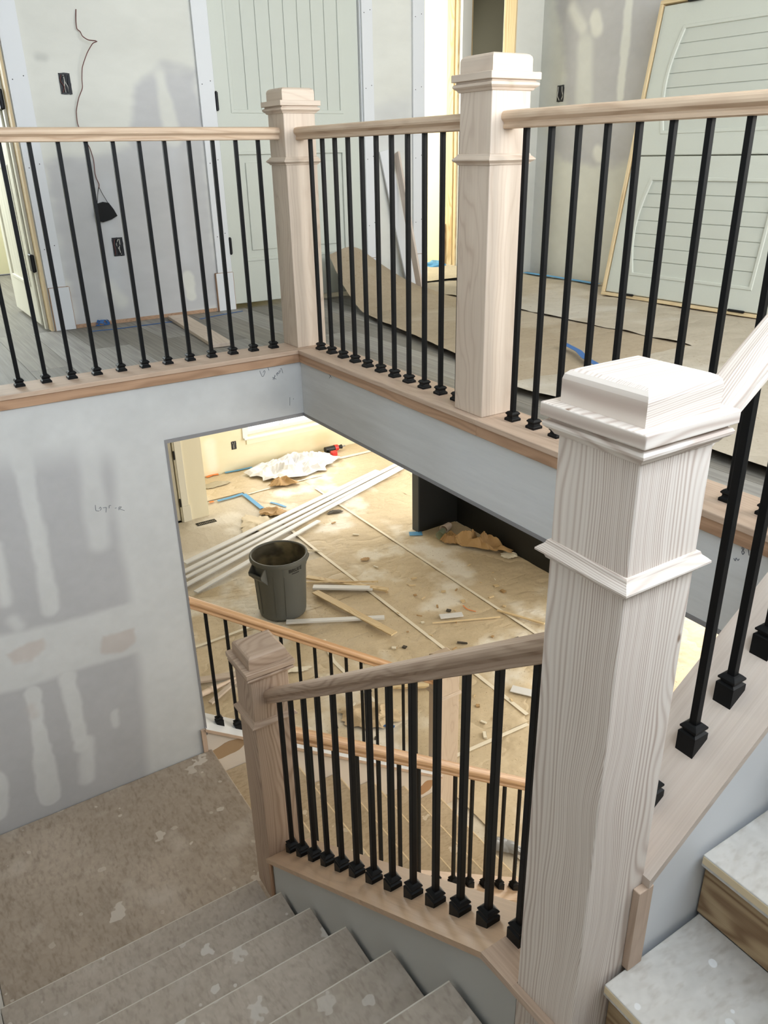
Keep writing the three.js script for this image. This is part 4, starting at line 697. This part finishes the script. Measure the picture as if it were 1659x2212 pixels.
ribbon([onF(527, 1067, 0.022), onF(546, 1082, 0.022), onF(566, 1098, 0.022)], 0.06, M.blueTape, 'blue_tape', 'short blue tape leg pointing at the long white boards', 'tape');
ribbon([onF(584, 1085, 0.02), onF(598, 1088, 0.024), onF(618, 1095, 0.02)], 0.035, M.blueTape, 'blue_tape', 'twisted blue tape scrap between paper and long boards', 'tape');
ribbon([onF(486, 1021, 0.02), onF(512, 1016, 0.02), onF(545, 1009, 0.02)], 0.05, M.blueTape, 'blue_tape', 'blue tape at the foot of the cream wall', 'tape');
ribbon([onF(884, 1153, 0.021), onF(912, 1152, 0.021)], 0.10, M.blueTape, 'blue_tape', 'blue tape square at the foot of the black cabinet', 'tape');
ribbon([onF(446, 1031, 0.02), onF(458, 1026, 0.022), onF(472, 1024, 0.02)], 0.06, M.orange, 'orange_scrap', 'orange scrap at the foot of the cream wall', 'scrap');
ribbon([onF(452, 1085, 0.02), onF(462, 1083, 0.02)], 0.05, M.orange, 'orange_scrap', 'orange scrap beside the short return wall', 'scrap');
ribbon([onF(1000, 1308, 0.02), onF(1008, 1315, 0.024), onF(1016, 1318, 0.02), onF(1028, 1321, 0.02)], 0.012, M.orange, 'orange_scrap', 'orange string bit on the paper right of the scrap boards', 'scrap');
{
  const g = thing('floor_register', 'black metal floor register near the living room door', 'vent', [1.255, F, -5.445]);
  part(g, 'frame', merged([box(1.13, 1.38, F + 0.0005, F + 0.006, -5.49, -5.475), box(1.13, 1.38, F + 0.0005, F + 0.006, -5.42, -5.405), box(1.13, 1.145, F + 0.0005, F + 0.006, -5.475, -5.42), box(1.365, 1.38, F + 0.0005, F + 0.006, -5.475, -5.42)]), M.vent);
  for (let k = 0; k < 10; k++) part(g, 'slat', box(1.148 + k * 0.0218, 1.160 + k * 0.0218, F + 0.0005, F + 0.004, -5.4745, -5.4205), M.vent); 
}
// long white primed boards
const LB = [[[0.629, -4.481], [3.9, -5.62], 0.075], [[0.50, -4.27], [4.25, -5.66], 0.07], [[0.52, -4.15], [4.3, -5.58], 0.05], [[0.44, -3.98], [4.32, -5.53], 0.065], [[0.50, -3.79], [2.4, -4.60], 0.06]];
LB.forEach(([a, b, w], i) => single('long_trim_board', member(V(a[0], F + FT + 0.016, a[1]), V(b[0], F + FT + 0.016, b[1]), w, 0.015, V(0, 0, 1)), M.primed, 'long white primed trim board in the row across the living room floor', 'board', 'long white trim boards on the floor'));
// scrap boards right of the bin (pixel ends taken on the floor)
const sb = (name, p, q, w, t, m, label, dy = 0) => single(name, member(onF(p[0], p[1], FT + t + dy), onF(q[0], q[1], FT + t + dy), w, t, V(0.5, 0, 0.8), 0.001), m, label, 'board');
const brd = (name, x0, z0, x1, z1, w, t, m, label, dy = 0) => single(name, member(V(x0, F + FT + t + dy, z0), V(x1, F + FT + t + dy, z1), w, t, V(-(z1 - z0), 0, x1 - x0).normalize(), 0.001), m, label, 'board');
brd('scrap_board', 1.60, -3.40, 2.17, -2.68, 0.06, 0.02, M.pine, 'honey pine strip behind the white moulding stack');
brd('scrap_stick', 1.52, -3.30, 2.17, -2.87, 0.018, 0.012, M.pine, 'thin pine stick lying across the honey pine strip', 0.022);
brd('moulding_offcut', 1.56, -3.17, 2.06, -2.80, 0.075, 0.018, M.primed, 'white moulding offcut at the bottom of the short stack');
brd('moulding_offcut', 1.545, -3.15, 2.02, -2.795, 0.07, 0.018, M.primed, 'white moulding offcut on top of the short stack', 0.0185);
brd('scrap_board', 1.52, -3.06, 1.76, -1.94, 0.082, 0.012, M.pine, 'long thin pine board lying over the white strip', 0.022);
brd('scrap_board', 1.02, -2.72, 1.85, -2.25, 0.055, 0.02, M.primed, 'white strip under the long thin pine board');
brd('scrap_stick', 2.851, -1.745, 3.06, -1.30, 0.025, 0.012, M.pine, 'short pine stick by the big fir post');
brd('moulding_offcut', 2.31, -1.965, 2.52, -1.875, 0.07, 0.014, M.primed, 'short white moulding block beside the curled shaving');
brd('scrap_stick', 2.19, -1.925, 2.80, -1.64, 0.016, 0.008, M.chip, 'long curled wood shaving on the paper');
brd('scrap_board', 2.14, -0.72, 2.26, -0.54, 0.09, 0.008, M.primed, 'white card offcut seen past the last balusters');
brd('scrap_board', -0.30, -2.40, 0.30, -2.19, 0.075, 0.02, M.capPale, 'pale board with paint marks left of the landing post');
brd('scrap_board', -0.06, -1.95, 0.26, -2.13, 0.04, 0.02, M.capPale, 'short pale stick below the turned spindle');
brd('scrap_board', 1.30, -1.30, 1.75, -1.02, 0.05, 0.018, M.pine, 'pine strip seen between the upper balusters');
{
  const prof = [[0.0001, 0], [0.018, 0.002], [0.020, 0.10], [0.024, 0.2], [0.027, 0.27], [0.022, 0.285], [0.030, 0.295], [0.030, 0.31], [0.020, 0.325], [0.017, 0.5], [0.016, 0.7], [0.0001, 0.702]];
  const g = new THREE.LatheGeometry(prof.map(q => new THREE.Vector2(...q)), 16); g.rotateZ(-Math.PI / 2); g.rotateY(0.12); g.translate(-0.28, F + FT + 0.031, -2.08);
  single('turned_spindle', g, mat({ color: 0xe6d2c0, roughness: 0.6 }), 'pale turned wooden spindle lying on the paper behind the descending railing', 'spindle');
}
// living room door
{
  const g = structGroup('door_3', [0.6, F, -5.64], 'cream living room door with black hinges beside the floor register', 'door');
  const pl = new THREE.Matrix4().makeTranslation(0.205 - 0.6, 0.015, -0.02);
  leaf(g, 'door_leaf', 0.80, 2.0, 0.038, [{ x0: 0.11, x1: 0.69, y0: 0.98, y1: 1.85, n: 6 }, { x0: 0.11, x1: 0.69, y0: 0.22, y1: 0.82 }], M.doorWarm, pl);
  for (const y of [-2.34, -2.968]) { const h = hingeGeo(); h.scale(1.4, 1.15, 1.4); h.translate(1.018, y, -5.632); part(g, 'hinge', h, M.hinge, 'black door hinge'); }
  part(g, 'casing', rbox(1.032, 1.118, F + 0.2115, -1.1, -5.6395, -5.622, 0.002), M.doorWarm); part(g, 'plinth_block', rbox(1.03, 1.136, F + 0.001, F + 0.211, -5.6395, -5.614, 0.002), M.doorWarm);
  part(g, 'jamb', box(1.0155, 1.03, F, -1.2, -5.74, -5.63), M.doorWarm);
}
// grey bin
{
  const cx = 1.115, cz = -2.985, y0 = F + FT, H = 0.645, g = thing('trash_bin', 'round grey plastic trash bin with side handles on the kraft paper', 'trash bin', [cx, y0, cz]);
  const rad = y => 0.232 + 0.034 * y / H;
  const lathe = (pr, seg = 56) => new THREE.LatheGeometry(pr.map(q => new THREE.Vector2(q[0], q[1])), seg);
  lpart(g, 'body', lathe([[0.0001, 0.004], [0.2, 0.004], [0.215, 0], [0.228, 0.008], [rad(0.03), 0.03], [rad(0.3), 0.3], [rad(0.52), 0.52], [rad(0.535) + 0.006, 0.53], [rad(0.6) + 0.006, 0.6]]), M.bin);
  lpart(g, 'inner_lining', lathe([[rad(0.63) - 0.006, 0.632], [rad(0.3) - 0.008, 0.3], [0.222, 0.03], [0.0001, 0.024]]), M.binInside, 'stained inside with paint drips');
  lpart(g, 'rim', lathe([[rad(0.6) + 0.0055, 0.598], [0.281, 0.600], [0.285, 0.606], [0.285, 0.634], [0.281, 0.642], [0.272, 0.645], [0.262, 0.642], [0.259, 0.632]]), M.bin);
  for (const a of [0.0, Math.PI]) {
    const dir = Math.atan2(0.30, -0.95) + a, b = new THREE.Matrix4().makeRotationY(-dir);
    const web = z => { const w = prism([[0.24, 0.415], [0.318, 0.505], [0.322, 0.535], [0.27, 0.60], [0.255, 0.60]], 'z', z - 0.005, z + 0.005); return w; };
    const hg = merged([web(-0.085), web(0.085), rbox(0.296, 0.322, 0.497, 0.530, -0.085, 0.085, 0.008), prism([[0.24, 0.415], [0.318, 0.505], [0.312, 0.512], [0.236, 0.425]], 'z', -0.085, 0.085)]); hg.applyMatrix4(b); lpart(g, 'handle', hg, M.bin);
  }
  for (const a of [-2.75, -2.35, -0.75, -0.35, 0.4, 0.8, 2.4, 2.8]) { const r = prism([[0.226, 0.05], [0.2405, 0.06], [0.262, 0.50], [0.255, 0.52]], 'z', -0.004, 0.004); r.applyMatrix4(new THREE.Matrix4().makeRotationY(a + 0.5)); lpart(g, 'rib', r, M.bin); }
  const font = await new FontLoader().loadAsync('fonts/droid/droid_sans_bold.typeface.json');
  const th0 = Math.atan2(0.985, 0.17), R = rad(0.565) + 0.0065, gs = [];
  [...'BRUTE'].forEach((ch, i) => { const t = new TextGeometry(ch, { font, size: 0.036, depth: 0.002, curveSegments: 4 }); t.computeBoundingBox(); t.scale(1.12, 1, 1); t.translate(-0.014, 0, 0); const a = th0 - (i - 2) * 0.118; const m = new THREE.Matrix4().makeRotationY(-a + Math.PI / 2); t.translate(0, 0.545, R); t.applyMatrix4(m); gs.push(t); });
  lpart(g, 'lettering', merged(gs), M.binText, 'black raised capital letters');
  const bar = []; for (let i = 0; i < 7; i++) { const q = box(-0.006, 0.0055, 0.522, 0.532, R - 0.006, R - 0.002); q.applyMatrix4(new THREE.Matrix4().makeRotationY(-(th0 - (i - 3) * 0.045) + Math.PI / 2)); bar.push(q); } lpart(g, 'maker_mark', merged(bar), M.binText, 'small dark mark under the letters');
}
// crumpled sheets
function crumple(name, label, cx, cz, rx, rz, h, y, m, seed, rot = 0, cat = 'paper') {
  const nr = 12, na = 44, pos = [], idx = [], uv = [];
  for (let i = 0; i <= nr; i++) for (let j = 0; j < na; j++) {
    const a = j / na * Math.PI * 2, s = i / nr, k = 0.75 + 0.5 * vnoise(j / na * 9, 3, 9, 8, seed) + 0.22 * (hash(j, 7, seed) - 0.5) * s; const x = Math.cos(a) * rx * s * k, z = Math.sin(a) * rz * s * k;
    const rg = 1 - Math.abs(2 * fbm(x * 0.7 + 3, z * 0.7 + 3, 9, 9, seed, 2) - 1); const yy = h * (Math.pow(rg, 2.2) * (1 - 0.75 * s * s) + 0.10 * (1 - s));
    const X = x * Math.cos(rot) - z * Math.sin(rot), Z = x * Math.sin(rot) + z * Math.cos(rot); pos.push(cx + X, y + 0.003 + Math.max(0, yy), cz + Z); uv.push(X, Z);
  }
  for (let i = 0; i < nr; i++) for (let j = 0; j < na; j++) { const a = i * na + j, b = i * na + (j + 1) % na, c = a + na, d = b + na; idx.push(a, b, c, b, d, c); }
  const g = new THREE.BufferGeometry(); g.setAttribute('position', new THREE.Float32BufferAttribute(pos, 3)); g.setAttribute('uv', new THREE.Float32BufferAttribute(uv, 2)); g.setIndex(idx);
  const n = g.toNonIndexed(); n.computeVertexNormals(); return single(name, n, m, label, cat);
}
crumple('crumpled_sheet', 'big crumpled white sheet below the living room window', 3.02, -6.48, 0.66, 0.36, 0.20, F + FT, M.whitePaper, 501, 0.05);
crumple('torn_paper', 'torn kraft flap curled up in front of the crumpled white sheet', 2.60, -5.99, 0.20, 0.12, 0.12, F + FT, M.brownPaper, 503, 0.2);
crumple('torn_paper', 'grey folded card on the tan paper by the cream wall', 1.80, -6.52, 0.20, 0.10, 0.02, F + FT, mat({ color: 0xb4ab96, roughness: 0.8, side: THREE.DoubleSide }), 505, 0.1);
crumple('torn_paper', 'torn brown kraft scrap behind the long white boards', 2.06, -5.22, 0.16, 0.14, 0.05, F + FT, M.brownPaper, 507, 0.5);
crumple('torn_paper', 'pale paper flap lying under the long white boards', 1.72, -5.02, 0.20, 0.26, 0.02, F + FT, mat({ color: 0xd8cbb2, roughness: 0.8, side: THREE.DoubleSide }), 509, 0.4);
crumple('torn_paper', 'torn pale paper strip behind the bin', 1.80, -4.05, 0.24, 0.05, 0.04, F + FT, M.tapePale, 511, 0.55);
crumple('torn_paper', 'dark curled paper scrap near the long boards by the cabinet', 2.72, -4.75, 0.10, 0.05, 0.05, F + FT, M.darkPaper, 513, 0.2);
crumple('torn_paper', 'dark curled scrap right of the bin', 1.74, -4.22, 0.06, 0.03, 0.04, F + FT, M.darkPaper, 515, 0.9);
crumple('torn_paper', 'small brown paper scrap between bin and black cabinet', 2.36, -3.44, 0.05, 0.04, 0.03, F + FT, M.brownPaper, 517, 0.1);
crumple('torn_paper', 'torn paper strip seen through the landing railing', 0.72, -2.02, 0.20, 0.05, 0.03, F + FT, M.tapePale, 519, 0.5);
crumple('torn_paper', 'curled kraft paper with a blue taped edge behind the descending railing', 0.98, -1.10, 0.24, 0.15, 0.06, F + FT, mat({ color: 0xc9b494, roughness: 0.7, side: THREE.DoubleSide }), 521, 0.7);
ribbon([V(0.90, F + 0.035, -1.02), V(0.97, F + 0.03, -0.95), V(1.05, F + 0.035, -0.86)], 0.03, M.blueDeep, 'blue_tape', 'dark blue tape on the curled paper edge behind the descending railing', 'tape');
{
  const c = onF(1092, 1834, 0); crumple('plastic_scrap', 'grey crumpled plastic at the foot of the descending flight', c.x, c.z, 0.13, 0.06, 0.05, F + 0.016, mat({ color: 0x8d8f92, roughness: 0.35, metalness: 0.2, side: THREE.DoubleSide }), 523, 0.9, 'plastic');
}
// rubbish along the black cabinet
crumple('crumpled_paper', 'long crumpled brown paper strip against the black cabinet back', 3.60, -2.98, 0.42, 0.12, 0.20, F + FT, M.brownPaper, 531, 1.15);
crumple('crumpled_paper', 'crumpled brown paper scrap beside the clear cup', 3.40, -3.24, 0.12, 0.09, 0.12, F + FT, mat({ color: 0xa48258, roughness: 0.8, side: THREE.DoubleSide }), 533, 0.6);
crumple('crumpled_paper', 'pale torn paper end lying at the black cabinet back', 3.735, -2.60, 0.10, 0.08, 0.05, F + FT, M.tapePale, 535, 1.1);
for (const [x, z, ry, m, label] of [[3.45, -3.44, 2.25, M.cupPlastic, 'clear plastic cup lying beside the black end panel'], [3.60, -3.52, 2.0, mat({ color: 0xe6d6cc, roughness: 0.5, side: THREE.DoubleSide }), 'white and pink paper cup lying behind the clear cup']]) {
  const g = thing('drinking_cup', label, 'cup', [x, F + FT, z]); const a = new THREE.LatheGeometry([[0.0001, 0.0], [0.036, 0], [0.038, 0.003], [0.053, 0.145], [0.0515, 0.145], [0.0365, 0.005], [0.0001, 0.004]].map(q => new THREE.Vector2(...q)), 28), r = new THREE.TorusGeometry(0.0525, 0.0028, 6, 28); r.rotateX(Math.PI / 2); r.translate(0, 0.145, 0);
  for (const q of [a, r]) { q.rotateX(Math.PI / 2); q.rotateY(ry + Math.PI); q.translate(0, 0.056, 0); }
  lpart(g, 'cup_wall', a, m); lpart(g, 'lip', r, m);
}
{
  const g = thing('power_tool', 'black and red cordless tool lying under the living room window', 'tool', [3.83, F + FT, -6.74]);
  const c = (r0, r1, l, x, m, n) => { const q = new THREE.CylinderGeometry(r0, r1, l, 16); q.rotateZ(Math.PI / 2); q.translate(x, 0.05, 0); lpart(g, n, q, m); };
  c(0.045, 0.045, 0.16, -0.08, M.wireBlack, 'motor_body'); c(0.05, 0.046, 0.06, 0.03, M.red, 'collar'); c(0.022, 0.034, 0.07, 0.095, M.wireBlack, 'chuck'); c(0.008, 0.010, 0.06, 0.16, M.bead, 'bit');
  lpart(g, 'grip', rbox(-0.13, -0.085, 0.004, 0.06, 0.0, 0.15, 0.012), M.wireBlack); lpart(g, 'battery', rbox(-0.15, -0.06, 0.002, 0.075, 0.14, 0.21, 0.01), M.red);
}
// chips and crumbs
{
  const shapes = [0, 1, 2, 3].map(k => { const g = new THREE.BoxGeometry(0.035 - 0.005 * k, 0.006, 0.012 + 0.004 * k, 2, 1, 1), p = g.attributes.position; for (let i = 0; i < p.count; i++) p.setXYZ(i, p.getX(i) + 0.004 * hash(i, k, 1), p.getY(i) + 0.010 * Math.abs(p.getX(i)) * (k % 2 ? 8 : 3) * 0.3 + 0.003, p.getZ(i) + 0.003 * hash(i, k, 2)); g.computeVertexNormals(); return g; });
  const mats = [M.chip, M.pine, M.brownPaper, M.darkPaper, M.tapePale], kinds = ['cream wood chip', 'honey pine chip', 'brown paper crumb', 'dark paper crumb', 'pale tape crumb'];
  const put = (x, z, y = F + FT) => { const ki = Math.floor(rnd() * 5), m = shadows(new THREE.Mesh(shapes[Math.floor(rnd() * 4)], mats[ki])); m.name = numbered(ki < 2 ? 'wood_chip' : 'paper_crumb'); m.position.set(x, y, z); m.rotation.y = rr(0, 6.3); const s = rr(0.6, 1.7); m.scale.set(s * rr(0.8, 1.8), s, s); m.userData = { label: 'small ' + kinds[ki] + ' scattered on the kraft paper', category: ki < 2 ? 'wood chip' : 'crumb', group: kinds[ki] + 's on the living room floor' }; scene.add(m); };
  for (const [px, py] of [[880, 1262], [895, 1250], [957, 1278], [960, 1150], [965, 1161], [905, 1330], [912, 1345], [915, 1292], [897, 1286], [1000, 1300], [970, 1320], [1065, 1237], [1000, 1390], [880, 1365], [850, 1400], [812, 1225], [835, 1280], [1025, 1503], [1044, 1560], [1048, 1588], [1105, 1512], [700, 1130], [768, 1155], [930, 1372], [985, 1345], [945, 1310], [860, 1325], [1060, 1290], [1090, 1310], [640, 1105], [655, 1090], [720, 1130]]) { const q = onF(px, py, FT); put(q.x, q.z); }
  for (let i = 0; i < 24; i++) put(rr(0.5, 1.8), rr(-1.8, -0.5)); for (let i = 0; i < 16; i++) put(rr(2.0, 3.4), rr(-3.2, -1.2));
}

renderer.render(scene, camera);
